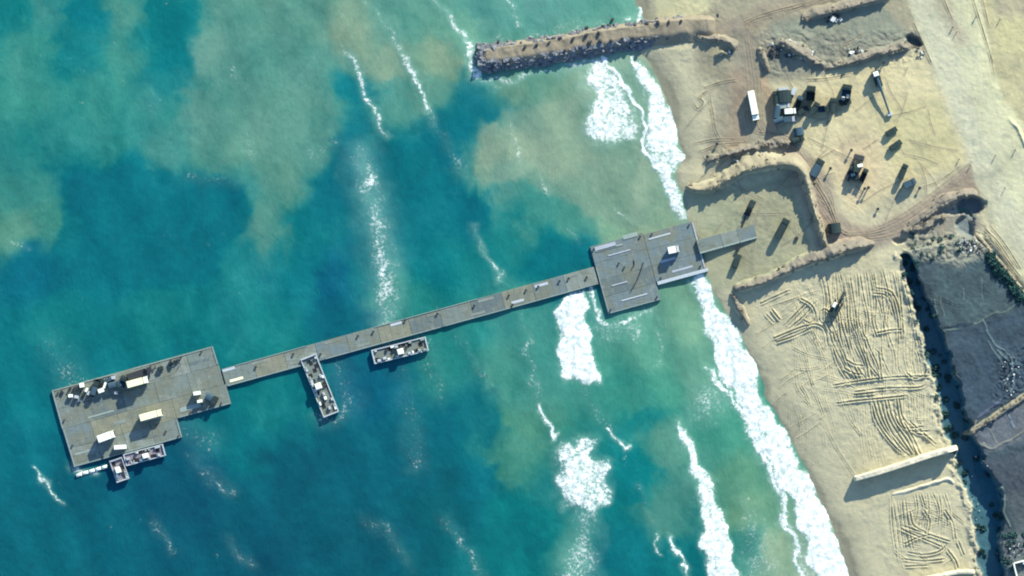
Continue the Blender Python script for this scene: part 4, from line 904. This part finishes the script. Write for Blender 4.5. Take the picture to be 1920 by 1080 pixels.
# ------------------------------------------------------------------ work boats
def boat(px, py, L, Wd, rz, seed, label, deckmat='palegrey', pink=False):
    r = random.Random(seed); x, y = W(px, py); ro = root("work_boat", (x, y, 0), rz, label, "work boat", "work boats moored along the pier")
    h = L / 2; w = Wd / 2
    # hull: flat steel barge with a raked bow
    prof = [(-h, -.6), (h - 1.6, -.6), (h, .7), (h, 1.15), (-h, 1.15), (-h - .15, .3)]
    MB().prism(prof, -w, w).build("hull", M['grey'], ro)
    MB().box(-h + .1, h - .1, -w + .1, w - .1, 1.15, 1.2).build("deck", M['deck'][0] if not pink else mottled("faded_red_deck", alb((142, 140, 152)), .3, .5, .7), ro)
    for s_ in (-1, 1): MB().box(-h + .1, h - .3, s_ * w - .18 * (1 + s_) , s_ * w + .18 * (1 - s_), 1.2, 1.75, bev=.05).build("bulwark", M[deckmat], ro)
    MB().box(-h, -h + .5, -w, w, 1.21, 2.0, bev=.05).build("stern_rail", M['palegrey' if not pink else 'grey'], ro)
    MB().box(h - .45, h, -w, w, 1.21, 1.9, bev=.05).build("bow_rail", M['palegrey'], ro)
    # wheelhouse
    wx0 = -h * .1 if L > 12 else -h * .3
    if not L < 8:
        wh = MB().box(wx0, wx0 + 2.3, -w * .55, w * .2, 1.2, 3.8, bev=.15).build("wheelhouse", M['white'], ro)
        MB().box(wx0 - .03, wx0 + 2.33, -w * .55 + .2, w * .2 - .2, 2.7, 3.3).build("window", M['glass'], wh)
        MB().tube((wx0 + 1, 0, 3.8), (wx0 + 1, 0, 6.2), .07, .04, 6).build("mast", M['palegrey'], ro)
    n = int(L / 1.5)
    for k in range(n):
        cx = -h + 1.4 + k * (L - 2.6) / n + r.uniform(-.3, .3); cy = r.choice([-.5, .5, .1]) * w + r.uniform(-.3, .3)
        cy = max(-w + 1.1, min(w - 1.1, cy))
        if wx0 - .9 < cx < wx0 + 3 and L >= 8: cy = w * .62
        q = r.random()
        if q < .5: MB().box(cx - .75, cx + .75, cy - .65, cy + .65, 1.2, 1.28 + .02 * (k % 4)).build("hatch", M['rubber'], ro)
        elif q < .75: MB().box(cx - .7, cx + .6, cy - .45, cy + .45, 1.2, 2.2 + r.random() * .6, bev=.1).build("engine_housing", M[r.choice(['palegrey', 'white', 'grey'])], ro)
        else: MB().tube((cx, cy - .5, 1.65), (cx, cy + .5, 1.65), .42, .42, 10).build("winch", M['dark_steel'], ro)
    for k in range(int(L / 3)):
        for s_ in (-1, 1):
            if r.random() < .6:
                cx = -h + 1.6 + k * 3; MB().tube((cx, s_ * (w + .05), .7), (cx, s_ * (w + .32), .7), .42, .42, 10).build("tyre_fender", M['rubber'], ro)
    # pale box clutter and deck rails
    for k in range(int(L / 1.3)):
        cx = r.uniform(-h + 1, h - 1.5); cy = r.choice([-1, 1]) * (w - .75)
        MB().box(cx - .4, cx + r.uniform(.3, 1.0), cy - .32, cy + r.uniform(.2, .7) * (-1 if cy > 0 else 1) * (1 if cy < 0 else 0) + (.3 if cy > 0 else 0), 1.2, 1.75 + r.random() * .5, bev=.05).build("locker", M[r.choice(['white', 'palegrey', 'edge'])], ro)
    return ro
boat(599.5, 723, 23.5, 6.2, math.atan2(-110, 44), 3, "long pale work boat jutting down at right angles from the causeway", 'palegrey')
boat(750, 657, 21.0, 5.4, R(14), 4, "short pale-railed work boat lying alongside the causeway's lower edge", 'palegrey')
boat(271, 853, 15.5, 4.6, R(15), 5, "faded pinkish work boat lying along the platform's lower edge", 'palegrey', True)
boat(224, 881, 8.6, 5.0, math.atan2(-40, 14), 6, "small mauve-grey boat poking out below the platform beside the fender", 'grey', True)

# ------------------------------------------------------------------ vehicles
def wheels(ro, xs_, w, r_=.52, th=.34, z=None):
    for x in xs_:
        for s_ in (-1, 1):
            wh = MB().tube((x, s_ * (w / 2 - th), r_), (x, s_ * w / 2, r_), r_, r_, 14).build("wheel", M['rubber'], ro)
            MB().tube((x, s_ * (w / 2 - .05), r_), (x, s_ * (w / 2 + .015), r_), r_ * .5, r_ * .5, 10).build("hub", M['grey'], wh)
def cab(ro, x0, x1, w, h, mat):
    c = MB().prism([(x0, .9), (x1, .9), (x1 + .05, 1.7), (x1 - .25, h), (x0, h)], -w / 2, w / 2).build("cab", M[mat], ro)
    MB().prism([(x1 + .07, 1.75), (x1 - .2, h - .15), (x1 - .26, h - .15), (x1, 1.75)], -w / 2 + .15, w / 2 - .15).build("windscreen", M['glass'], c)
    MB().box(x0 + .3, x0 + .9, -w / 2 - .02, w / 2 + .02, 1.8, h - .3).build("side_window", M['glass'], c)
def ground_at(px, py, z): return (GH(px, py) if z is None else z)
def truck(px, py, deg, L, w, top, label, kind='box', body='white', cabm='white', z=None, name="truck", cat="truck", group=None, cabL=1.9):
    x, y = W(px, py); ro = root(name, (x, y, ground_at(px, py, z)), R(deg), label, cat, group); h = L / 2
    MB().box(-h, h - .2, -w * .32, w * .32, .6, .95).build("chassis", M['dark_steel'], ro)
    cab(ro, h - cabL, h, w * .96, min(top - .3, 2.9), cabm)
    bx0, bx1 = -h, h - cabL - .3
    if kind == 'box':
        b = MB().box(bx0, bx1, -w / 2, w / 2, 1.25, top, bev=.06)
        for k in range(int((bx1 - bx0) / .6)): b.box(bx0 + .25 + k * .6, bx0 + .40 + k * .6, -w / 2 - .04, w / 2 + .04, 1.4, top - .12)
        for k in range(int((bx1 - bx0) / 1.2)): b.box(bx0 + .5 + k * 1.2, bx0 + .6 + k * 1.2, -w / 2 + .1, w / 2 - .1, top - .02, top + .03)
        b = b.build("container", M[body], ro); MB().box(bx0 - .06, bx0, -w / 2 + .1, w / 2 - .1, 1.4, top - .15).build("door", M[body], b)
    elif kind == 'canvas':
        MB().prism([(0, 0)], 0, 0) if False else None
        n = 8; prof = [(w / 2 * math.cos(a), 1.9 + (top - 1.9) * math.sin(a) ** .6) for a in [math.pi * k / n for k in range(n + 1)]]
        mb = MB(); m = len(prof) + 2; ring = [(w / 2, 1.2)] + prof + [(-w / 2, 1.2)]
        ring = ring[:-1] + [(-w / 2, 1.2)]; k = len(ring)
        vs = [(bx0, a, b_) for a, b_ in ring] + [(bx1, a, b_) for a, b_ in ring]
        mb.add(vs, [(i, (i + 1) % k, k + (i + 1) % k, k + i) for i in range(k)] + [tuple(range(k)), tuple(range(2 * k - 1, k - 1, -1))])
        mb.build("canvas_cover", M[body], ro)
    elif kind == 'flat':
        MB().box(bx0, bx1, -w / 2, w / 2, 1.2, 1.4, bev=.03).build("flatbed", M[body], ro)
        MB().box(bx1 - .1, bx1, -w / 2, w / 2, 1.4, 2.3).build("headboard", M[body], ro)
    elif kind == 'dump':
        MB().box(bx0, bx1, -w / 2, w / 2, 1.2, 1.4).box(bx0, bx1, -w / 2, -w / 2 + .12, 1.4, top).box(bx0, bx1, w / 2 - .12, w / 2, 1.4, top).box(bx1 - .12, bx1, -w / 2 + .12, w / 2 - .12, 1.4, top + .3).box(bx0, bx0 + .1, -w / 2 + .12, w / 2 - .12, 1.4, top - .2).build("dump_body", M[body], ro)
    elif kind == 'tank':
        MB().tube((bx0, 0, 1.2 + (top - 1.2) / 2), (bx1, 0, 1.2 + (top - 1.2) / 2), (top - 1.2) / 2, None, 16).build("tank", M[body], ro)
    wx = [h - cabL * .55] + ([-h + .9, -h + 2.0] if L > 5.5 else [-h + .9]); 
    if L > 9: wx += [-h + 3.1]
    wheels(ro, wx, w * .98)
    return ro
def loader(px, py, deg, label, body='olive', s_=1.0, z=None, cat="wheel loader", name="wheel_loader", group=None):
    x, y = W(px, py); ro = root(name, (x, y, ground_at(px, py, z)), R(deg), label, cat, group); ro.scale = (s_, s_, s_)
    MB().prism([(-3.2, 1.0), (-.4, 1.0), (-.4, 2.2), (-2.9, 2.0), (-3.2, 1.7)], -1.1, 1.1).build("engine_cover", M[body], ro)
    c = MB().box(-.9, .7, -.8, .8, 1.3, 3.5, bev=.15).build("cab", M[body], ro); MB().box(-.93, .73, -.65, .65, 2.2, 3.2).build("side_window", M['glass'], c)
    for s2 in (-1, 1): MB().prism([(.6, 1.5), (.7, 1.9), (3.0, 1.0), (3.0, .7)], s2 * .75 - .12, s2 * .75 + .12).build("lift_arm", M[body], ro)
    MB().prism([(3.0, .1), (4.1, .1), (4.15, .2), (3.2, .35), (3.05, 1.3), (2.9, 1.3)], -1.45, 1.45).build("bucket", M['dark_steel'], ro)
    wheels(ro, [-2.1, 1.5], 2.7, .8, .55); return ro
def dozer(px, py, deg, label, body='olive', s_=1.0, z=None, name="bulldozer", cat="bulldozer"):
    x, y = W(px, py); ro = root(name, (x, y, ground_at(px, py, z)), R(deg), label, cat); ro.scale = (s_, s_, s_)
    for s2 in (-1, 1):
        MB().prism([(-2.3, .1), (1.9, .1), (2.4, .5), (2.2, .95), (-2.4, .95), (-2.7, .5)], s2 * 1.1 - .3, s2 * 1.1 + .3).build("track", M['rubber'], ro)
    MB().box(-2.0, 2.2, -.8, .8, .5, 1.9, bev=.15).build("body", M[body], ro)
    c = MB().box(-1.5, .2, -.75, .75, 1.9, 3.2, bev=.12).build("cab", M[body], ro); MB().box(-1.53, .23, -.6, .6, 2.3, 3.0).build("side_window", M['glass'], c)
    MB().prism([(2.9, .05), (3.3, .1), (3.0, .7), (3.15, 1.4), (2.95, 1.4), (2.75, .7)], -1.9, 1.9).build("blade", M['dark_steel'], ro)
    for s2 in (-1, 1): MB().tube((1.0, s2 * 1.5, .5), (2.8, s2 * 1.5, .5), .12).build("push_arm", M[body], ro)
    return ro
def excavator(px, py, deg, label, body='tan', z=None, s_=1.0, reach=5.0):
    x, y = W(px, py); ro = root("excavator", (x, y, ground_at(px, py, z)), R(deg), label, "excavator"); ro.scale = (s_, s_, s_)
    for s2 in (-1, 1): MB().prism([(-2.0, .1), (2.0, .1), (2.4, .5), (2.1, .9), (-2.1, .9), (-2.4, .5)], s2 * 1.15 - .3, s2 * 1.15 + .3).build("track", M['rubber'], ro)
    MB().box(-2.6, 1.2, -1.3, 1.3, 1.0, 2.3, bev=.2).build("engine_cover", M[body], ro)
    c = MB().box(-.1, 1.5, .4, 1.35, 1.2, 3.2, bev=.15).build("cab", M['white'], ro); MB().box(-.05, 1.53, .5, 1.25, 2.0, 2.9).build("side_window", M['glass'], c)
    MB().tube((1.2, -.2, 1.6), (3.6, -.2, 4.4), .32, .25).build("boom", M[body], ro)
    MB().tube((3.6, -.2, 4.4), (reach + .8, -.2, 1.9), .24, .18).build("stick", M[body], ro)
    MB().prism([(reach + .5, 2.0), (reach + 1.1, 1.8), (reach + 1.0, .9), (reach + .2, 1.0)], -.7, .4).build("bucket", M['dark_steel'], ro); return ro
def jeep(px, py, deg, label, body='olive', z=None, name="utility_vehicle", cat="utility vehicle", s_=1.0, group=None):
    x, y = W(px, py); ro = root(name, (x, y, ground_at(px, py, z)), R(deg), label, cat, group); ro.scale = (s_, s_, s_)
    MB().prism([(-2.2, .5), (2.3, .5), (2.35, 1.1), (.9, 1.25), (-2.2, 1.25)], -1.0, 1.0).build("body", M[body], ro)
    c = MB().prism([(-2.1, 1.25), (.8, 1.25), (.3, 1.95), (-2.0, 1.95)], -.9, .9).build("cabin", M[body], ro)
    MB().prism([(.84, 1.28), (.38, 1.88), (.32, 1.88), (.78, 1.28)], -.8, .8).build("windscreen", M['glass'], c)
    wheels(ro, [-1.4, 1.4], 2.0, .42, .26); return ro
def crate(px, py, deg, L, w, h, label, mat='white', z=None, name="crate", cat="crate", group=None):
    x, y = W(px, py); ro = root(name, (x, y, ground_at(px, py, z)), R(deg), label, cat, group)
    b = MB().box(-L / 2, L / 2, -w / 2, w / 2, .12, h, bev=.05)
    for s2 in (-1, 1): b.box(-L / 2 + .1, L / 2 - .1, s2 * w * .36 - .07, s2 * w * .36 + .07, 0, .12)
    b.build("case", M[mat], ro); MB().box(-L / 2 - .02, L / 2 + .02, -w / 2 - .02, w / 2 + .02, h, h + .07, bev=.03).build("lid", M[mat], ro); return ro
def shelter(px, py, deg, L, w, h, label, mat='bluegrey', z=None, cat="tent"):
    x, y = W(px, py); ro = root("tent", (x, y, ground_at(px, py, z)), R(deg), label, cat)
    MB().prism([(-L / 2, 0), (L / 2, 0), (L / 2, h * .62), (L / 4, h * .95), (0, h), (-L / 4, h * .95), (-L / 2, h * .62)], -w / 2, w / 2).build("canvas", M[mat], ro)
    MB().box(-.7, .7, -w / 2 - .04, -w / 2, 0, h * .6).build("door_flap", M['dark_steel'], ro); return ro

DZ = 1.04
truck(259, 716, 15.4, 8.2, 2.5, 4.6, "upper of the two cream container trucks on the pier platform", 'box', 'cream', 'white', DZ, "container_truck", "container truck")
truck(284, 778, 15.4, 8.6, 2.5, 4.5, "lower cream container truck beside the platform's inner corner", 'box', 'cream', 'cream', DZ, "container_truck", "container truck")
truck(200, 818, 20, 6.6, 2.7, 4.2, "short white container truck in the platform's lower left corner", 'box', 'white', 'white', DZ, "container_truck", "container truck", cabL=1.2)
crate(226, 838, 4, 4.6, 1.5, 2.2, "long white case on the platform's lower edge above the small boat", 'white', DZ, "equipment_case", "equipment case")
truck(262, 700, 19, 9.6, 2.4, 2.6, "long black flatbed truck parked behind the upper cream container truck", 'flat', 'dark_steel', 'dark_steel', DZ)
crate(370, 737, 8, 2.7, 1.3, 3.0, "taller white crate near the inner end of the platform", 'white', DZ); crate(375, 752, 12, 1.9, 1.0, 2.6, "smaller pale crate just below the tall white one", 'white', DZ)
truck(397, 747, -25, 4.8, 3.0, 2.8, "squat navy truck at the platform's inner lower corner", 'canvas', 'bluegrey', 'olive', DZ)
loader(325, 680, 20, "dark forklift near the platform's upper edge", 'olive', .55, DZ, "forklift", "forklift")
for q, (px, py, a, L, w_, h_, m_, lb) in enumerate([
        (154, 722, 10, 1.7, 1.6, 2.2, 'white', "square white crate highest in the cluster at the platform's left end"),
        (163, 731, 60, 1.5, .9, 1.9, 'white', "white crate tilted against the square one in the left cluster"),
        (167, 737, 60, 1.5, .9, 1.7, 'palegrey', "pale grey crate at the right tip of the left cluster"),
        (157, 738, 60, 1.6, .8, 2.2, 'olive', "upright dark crate in the middle of the left cluster"),
        (133, 742, 5, 1.7, 1.1, 1.6, 'white', "leftmost white crate on the platform"),
        (144, 744, -10, 1.6, 1.0, 1.8, 'palegrey', "pale grey crate second from the platform's left end"),
        (150, 751, 0, 1.1, .8, .9, 'grey', "small grey box below the left crate cluster"),
        (213, 708, 0, 1.5, 1.1, 1.5, 'palegrey', "small pale grey crate on the upper edge left of the black flatbed"),
        (218, 736, 0, 1.2, 1.1, 1.1, 'palegrey', "pale blue-white box alone below the navy trucks"),
        (132, 728, 40, .9, .7, 1.3, 'dark_steel', "little black box above the leftmost white crate"),
        (117, 735, -40, 1.3, .8, .9, 'dark_steel', "low black box near the platform's left corner"),
        (176, 741, 30, 1.6, 1.1, 1.4, 'olive', "dark crate below the crosswise navy truck"),
        (143, 728, 20, 1.8, 1.2, 1.6, 'dark_steel', "black crate left of the square white one"),
        (203, 712, 15, 2.0, 1.3, 1.8, 'bluegrey', "navy crate on the upper edge between the two dark trucks"),
        (302, 690, 15, 1.8, 1.3, 1.6, 'olive', "dark crate right of the two people"),
        (190, 732, 20, 2.2, 1.5, 2.1, 'white', "bright white block between the two groups of navy vehicles"),
        (197, 722, 70, 2.4, .8, 1.7, 'white', "slim pale panel box standing behind the bright white block")]):
    crate(px, py, a, L, w_, h_, lb, m_, DZ)
truck(178, 727, 70, 5.4, 2.2, 3.0, "dark navy truck parked across the platform between white crates", 'canvas', 'bluegrey', 'olive', DZ)
truck(186, 715, 10, 3.6, 2.0, 2.4, "stubby dark truck on the upper edge behind the bright block", 'dump', 'dark_steel', 'olive', DZ, cabL=1.3)
truck(216, 721, 15, 5.0, 2.4, 2.6, "navy canvas truck left of the upper cream container truck", 'canvas', 'bluegrey', 'bluegrey', DZ, cabL=1.6)
truck(231, 716, 80, 4.6, 2.2, 2.6, "dark blue truck standing crosswise beside the black flatbed", 'dump', 'bluegrey', 'olive', DZ, cabL=1.4)
# on the beach platform and ramp
truck(1263, 468, 12, 4.4, 2.5, 4.2, "white-topped tall truck on the beach platform", 'box', 'white', 'palegrey', 1.2, cabL=1.1)
loader(1407, 388, 245, "dark loader at the upper end of the pipe beside the ramp", 'olive', .85)
jeep(1381, 490, 70, "dark utility vehicle on the sand below the ramp", 'olive', None, s_=1.15)
a_ = W(1400, 398); b_ = W(1386, 440); pz = GH(1393, 420)
mb = MB(); mb.tube((0, 0, .6), (b_[0] - a_[0], b_[1] - a_[1], .6), .28, .28, 8)
for k in (.2, .5, .8): mb.box((b_[0] - a_[0]) * k - .3, (b_[0] - a_[0]) * k + .3, (b_[1] - a_[1]) * k - .1, (b_[1] - a_[1]) * k + .1, 0, .4)
o = mb.build("pipe", M['dark_steel']); o.location = (a_[0], a_[1], pz); tag(o, "dark pipe on blocks leading from the loader to the ramp", "pipe")
crate(1384, 466, 60, 1.6, 1.2, 1.2, "small black box just under the ramp's edge", 'dark_steel')
truck(1466, 428, 62, 7.6, 3.0, 3.3, "dark covered truck standing alone in the landing basin", 'canvas', 'olive', 'olive')
crate(1493, 447, 10, 1.1, 1.0, .9, "tiny dark box at the basin's right side", 'dark_steel')
# lorry park
truck(1412, 199, -79, 11.2, 2.5, 4.0, "long white semi-trailer truck parked left of the lorry park", 'box', 'white', 'white', None, "semi_trailer", "semi trailer", cabL=2.0)
shelter(1468, 182, 5, 6.0, 4.4, 3.9, "dark tent at the top left of the crowded lorry park", 'olive')
truck(1457, 205, 80, 7.0, 2.6, 3.6, "dark canvas-covered truck at the left edge of the crowded park", 'canvas', 'bluegrey', 'olive')
truck(1454, 184, 95, 5.0, 2.3, 3.3, "dark truck at the tent's left side", 'canvas', 'olive', 'olive', cabL=1.4)
truck(1463, 225, 20, 5.4, 2.4, 3.6, "dark canvas truck at the lower left of the crowded park", 'canvas', 'bluegrey', 'olive', cabL=1.4)
truck(1497, 192, 70, 4.8, 2.2, 2.8, "small dark dump truck between tent and lone dump truck", 'dump', 'olive', 'bluegrey', cabL=1.4)
crate(1468, 167, 5, 3.8, 1.0, 1.6, "long pale crate behind the dark tent", 'palegrey', None, "equipment_case", "equipment case"); crate(1487, 172, 70, 2.6, 1.6, 2.0, "pale upright crate right of the dark tent", 'palegrey')
truck(1468, 199, 10, 5.2, 1.9, 3.2, "pale blue flat-topped truck below the tent", 'box', 'edge', 'palegrey', cabL=1.2)
truck(1481, 209, 4, 4.4, 2.0, 3.4, "white boxy van in the middle of the crowded park", 'box', 'white', 'white', None, "van", "van", cabL=1.0)
truck(1479, 224, 5, 4.4, 2.0, 3.0, "blue-grey boxy truck below the white van", 'box', 'bluegrey', 'grey', cabL=1.2)
jeep(1504, 208, 30, "small dark utility vehicle just right of the white van", 'olive')
truck(1519, 176, 84, 5.8, 3.4, 3.2, "dark dump truck alone above the second row", 'dump', 'olive', 'olive')
truck(1526, 204, 60, 5.0, 2.4, 3.0, "left truck of the dark row under the lone dump truck", 'canvas', 'olive', 'olive', cabL=1.4)
truck(1543, 205, 5, 4.6, 2.6, 2.8, "middle truck of the dark row under the lone dump truck", 'dump', 'bluegrey', 'olive', cabL=1.4)
truck(1560, 198, 84, 5.4, 2.3, 2.9, "right truck of the dark row, parked upright", 'canvas', 'olive', 'olive', cabL=1.5)
truck(1586, 172, 80, 5.2, 3.6, 3.2, "dark truck behind the two white tanks", 'dump', 'bluegrey', 'olive', cabL=1.5)
for k, (px, py, lb) in enumerate([(1580, 185, "left one of two white water tanks near the mast"), (1589, 181, "right one of two white water tanks near the mast")]):
    x, y = W(px, py); ro = root("water_tank", (x, y, GH(px, py)), 0, lb, "water tank"); MB().tube((0, 0, 0), (0, 0, 2.0), .75, .75, 14).build("tank", M['white'], ro, False); MB().tube((0, 0, 2.0), (0, 0, 2.15), .3, .3, 10).build("cap", M['palegrey'], ro)
truck(1583, 192, 15, 4.6, 2.5, 2.2, "dark low truck just under the white tanks", 'dump', 'olive', 'olive', cabL=1.4)
shelter(1497, 247, 10, 3.6, 3.0, 2.6, "small dark tent on its own below the crowded park", 'bluegrey')
shelter(1564, 428, 8, 4.6, 3.8, 3.2, "dark round-backed tent right of the basin's tall bank", 'olive')
truck(1496, 262, 20, 4.4, 2.2, 2.6, "dark truck parked at the right end of the spoil heap", 'canvas', 'olive', 'olive', cabL=1.3)
# crane with lowered boom
x, y = W(1643, 147); cr = root("mobile_crane", (x, y, GH(1643, 147)), R(-70.5), "white-cabbed mobile crane with its long boom lowered toward the yard", "crane")
MB().box(-2.6, 3.4, -1.3, 1.3, .7, 1.3, bev=.1).build("carrier", M['olive'], cr); MB().box(-2.8, .6, -1.3, 1.3, 1.3, 3.2, bev=.2).build("superstructure", M['olive'], cr)
c = MB().box(-2.4, -.6, -1.0, 1.0, 3.2, 4.3, bev=.2).build("cab", M['white'], cr); MB().box(-2.43, -.57, -.8, .8, 3.5, 4.0).build("side_window", M['glass'], c)
bmz = MB().tube((-.4, 0, 3.0), (6, 0, 2.8), .62, .5, 8).tube((6, 0, 2.8), (14, 0, 1.6), .45, .32, 8).build("boom", M['bluegrey'], cr); MB().box(13.6, 15.0, -.9, .9, 0.6, 1.6, bev=.1).build("hook_block", M['palegrey'], bmz)
wheels(cr, [-2.0, -.7, 1.4, 2.7], 2.6, .6)
jeep(1670, 247, 30, "upper of two small dark vehicles in the middle of the yard", 'olive', s_=1.0); jeep(1678, 273, 35, "lower of two small dark vehicles in the middle of the yard", 'olive', s_=1.1)
truck(1531, 315, 60, 7.0, 3.2, 3.4, "dark blue covered truck beside the tall bank's corner", 'canvas', 'bluegrey', 'olive')
# container handler group
loader(1604, 318, 75, "large dark container handler at the centre of the yard", 'olive', 1.35, name="container_handler", cat="container handler")
crate(1611, 311, 15, 2.0, 1.2, 4.0, "tall white crate at the container handler's side", 'white'); crate(1598, 328, 20, 1.6, 1.0, 3.2, "small pale crate under the container handler", 'edge')
truck(1592, 326, 68, 5.6, 1.8, 2.4, "narrow dark truck at the container handler's left", 'flat', 'dark_steel', 'olive', cabL=1.3)
truck(1618, 330, 66, 5.6, 2.0, 2.8, "dark truck at the container handler's lower right", 'dump', 'olive', 'olive', cabL=1.3)
truck(1692, 322, 68, 5.8, 2.2, 3.2, "upper dark truck near the yard's lower right corner", 'canvas', 'olive', 'olive', cabL=1.5)
truck(1704, 344, 25, 4.8, 2.4, 3.2, "blue-grey truck below the upper one near the yard corner", 'box', 'bluegrey', 'bluegrey', cabL=1.3)
excavator(1566, 578, 62, "dark excavator working on the scored sand plot", 'olive', None, 1.25, 4.6)
# stray posts beside the vehicles and stakes
def post(px, py, h_, label, mat='dark_steel', group=None, name="post", r0=.28):
    x, y = W(px, py); o = MB().tube((0, 0, -.2), (0, 0, h_), r0, r0 * .8, 8).tube((0, 0, h_), (0, 0, h_ + .35), r0 * 2.2, r0 * 1.6, 8).build(name, M[mat]); o.location = (x, y, GH(px, py)); tag(o, label, "post", group)
for px, py, h_, lb in [(1595, 282, 2.2, "dark post above the container handler"), (1556, 316, 2.2, "dark post right of the blue covered truck"), (1620, 354, 2.6, "left of two posts below the container handler"), (1627, 352, 2.6, "right of two posts below the container handler"),
                   (1645, 392, 1.2, "short post on the haul road bend"),
                   (1723, 353, 1.6, "short dark post by the yard corner truck"), (1656, 118, 1.6, "post on the low grey bank above the crane"), (1344, 270, 1.2, "dark post left of the spoil heap"), (1326, 294, 1.2, "low dark post near the surf above the basin")]:
    post(px, py, h_, lb)

# white walled pen at the lower right corner
x, y = W(1898, 1055); pen = root("walled_pen", (x, y, GH(1905, 1062)), R(-76), "white low-walled pen in the lower right corner", "walled pen")
MB().box(0, 9, -.25, .25, 0, 2.0, bev=.05).build("wall", M['white'], pen); MB().box(-.25, .25, .26, 5.5, 0, 2.0, bev=.05).build("wall", M['white'], pen)
x, y = W(1921, 1044); o = MB().box(-.3, .3, -2.6, 2.6, -.2, 1.6, bev=.05).build("low_wall", M['white']); o.location = (x, y, GH(1921, 1044)); o.rotation_euler = (0, 0, R(-20)); tag(o, "stub of white wall cut by the right edge near the pen", "wall")

# ------------------------------------------------------------------ people
def skinned(name, verts, edges, mat, parent, sub=1):
    me = bpy.data.meshes.new(name); me.from_pydata([v[:3] for v in verts], edges, []); o = link(name, me, mat)
    sk = o.modifiers.new("skin", 'SKIN'); sv = me.skin_vertices[0].data
    for i, v in enumerate(verts): sv[i].radius = (v[3], v[3] if len(v) < 5 else v[4]); sv[i].use_root = (i == 0)
    ss = o.modifiers.new("sub", 'SUBSURF'); ss.levels = sub; ss.render_levels = sub
    dg = bpy.context.evaluated_depsgraph_get(); m2 = bpy.data.meshes.new_from_object(o.evaluated_get(dg)); o.modifiers.clear(); o.data = m2; m2.name = name
    if not m2.materials: m2.materials.append(mat)
    o.parent = parent; return o
def person(step=.0, top='cloth_dark'):
    ro = root("person", (0, 0, 0), 0, "", "person")
    body = [(0, 0, .95, .12, .15), (0, 0, 1.2, .11, .15), (0, 0, 1.42, .09, .16), (0, 0, 1.52, .055), (0, .01, 1.62, .085), (0, 0, 1.72, .075)]
    e = [(0, 1), (1, 2), (2, 3), (3, 4), (4, 5)]
    for s_ in (-1, 1):
        k = len(body); body += [(s_ * .2, 0, 1.42, .06), (s_ * .26, .02 * s_ * step, 1.14, .045), (s_ * .27, .10 + s_ * step * .3, .9, .035), (s_ * .27, .14 + s_ * step * .3, .80, .035)]; e += [(2, k), (k, k + 1), (k + 1, k + 2), (k + 2, k + 3)]
        k = len(body); body += [(s_ * .1, 0, .88, .09), (s_ * .11, -s_ * step * .35, .5, .06), (s_ * .12, -s_ * step * .7 - .02, .08, .045), (s_ * .12, -s_ * step * .7 + .16, .04, .035)]; e += [(0, k), (k, k + 1), (k + 1, k + 2), (k + 2, k + 3)]
    skinned("body", body, e, M['skin'], ro)
    jv = [(0, 0, .98, .15, .18), (0, 0, 1.2, .14, .18), (0, 0, 1.43, .12, .19)]; je = [(0, 1), (1, 2)]
    for s_ in (-1, 1):
        k = len(jv); jv += [(s_ * .2, 0, 1.42, .085), (s_ * .26, .02 * s_ * step, 1.14, .065), (s_ * .27, .09 + s_ * step * .28, .93, .055)]; je += [(2, k), (k, k + 1), (k + 1, k + 2)]
    skinned("jacket", jv, je, M[top], ro)
    tv = [(0, 0, .96, .145, .17)]; te = []
    for s_ in (-1, 1):
        k = len(tv); tv += [(s_ * .1, 0, .86, .11), (s_ * .11, -s_ * step * .35, .5, .085), (s_ * .12, -s_ * step * .66, .12, .075)]; te += [(0, k), (k, k + 1), (k + 1, k + 2)]
    skinned("trousers", tv, te, M['cloth_dark'], ro)
    bm = bmesh.new(); bmesh.ops.create_uvsphere(bm, u_segments=12, v_segments=8, radius=.105); bmesh.ops.translate(bm, verts=bm.verts, vec=(0, -.02, 1.71)); me = bpy.data.meshes.new("hair"); bm.to_mesh(me); bm.free(); link("hair", me, M['hair'], ro)
    return ro
pA = person(.0, 'cloth_dark'); pB = person(.55, 'cloth_green')
plist = [(1828, 33, 0, "person in dark clothes at the far side of the coast road near the top edge"), (1785, 52, 1, "person walking on the coast road, upper of a close pair"), (1792, 61, 0, "person standing on the coast road, lower of a close pair"),
         (1873, 38, 0, "person standing off the road near the top right corner"), (1902, 282, 1, "person walking along the road's right verge"), (1865, 292, 0, "person standing on the road left of the verge walker"),
         (1797, 299, 0, "person standing where the haul road leaves the coast road"), (1818, 311, 1, "person walking at the junction of haul road and coast road"), (1883, 353, 0, "person standing low on the coast road beside the field wall"),
         (1285, 684 - 684 + 342, 0, "")]
used = set()
for i, (px, py, k, lb) in enumerate(plist[:-1]):
    src = (pA, pB)[k]; o = src if k not in used else copy_tree(src); used.add(k)
    x, y = W(px, py); o.location = (x, y, GH(px, py) - .01); o.rotation_euler = (0, 0, rr.uniform(0, 6)); o['label'] = lb; o['group'] = "people on and beside the coast road"
for px, py, k, lb in [(285, 684, 0, "left of two people standing above the black flatbed on the platform"), (292, 686, 0, "right of two people standing above the black flatbed on the platform"), (338, 682, 1, "person walking beside the forklift on the platform")]:
    o = copy_tree((pA, pB)[k]); x, y = W(px, py); o.location = (x, y, 1.03); o['label'] = lb; o['group'] = "people working on the pier platform"; o.rotation_euler = (0, 0, rr.uniform(0, 6))
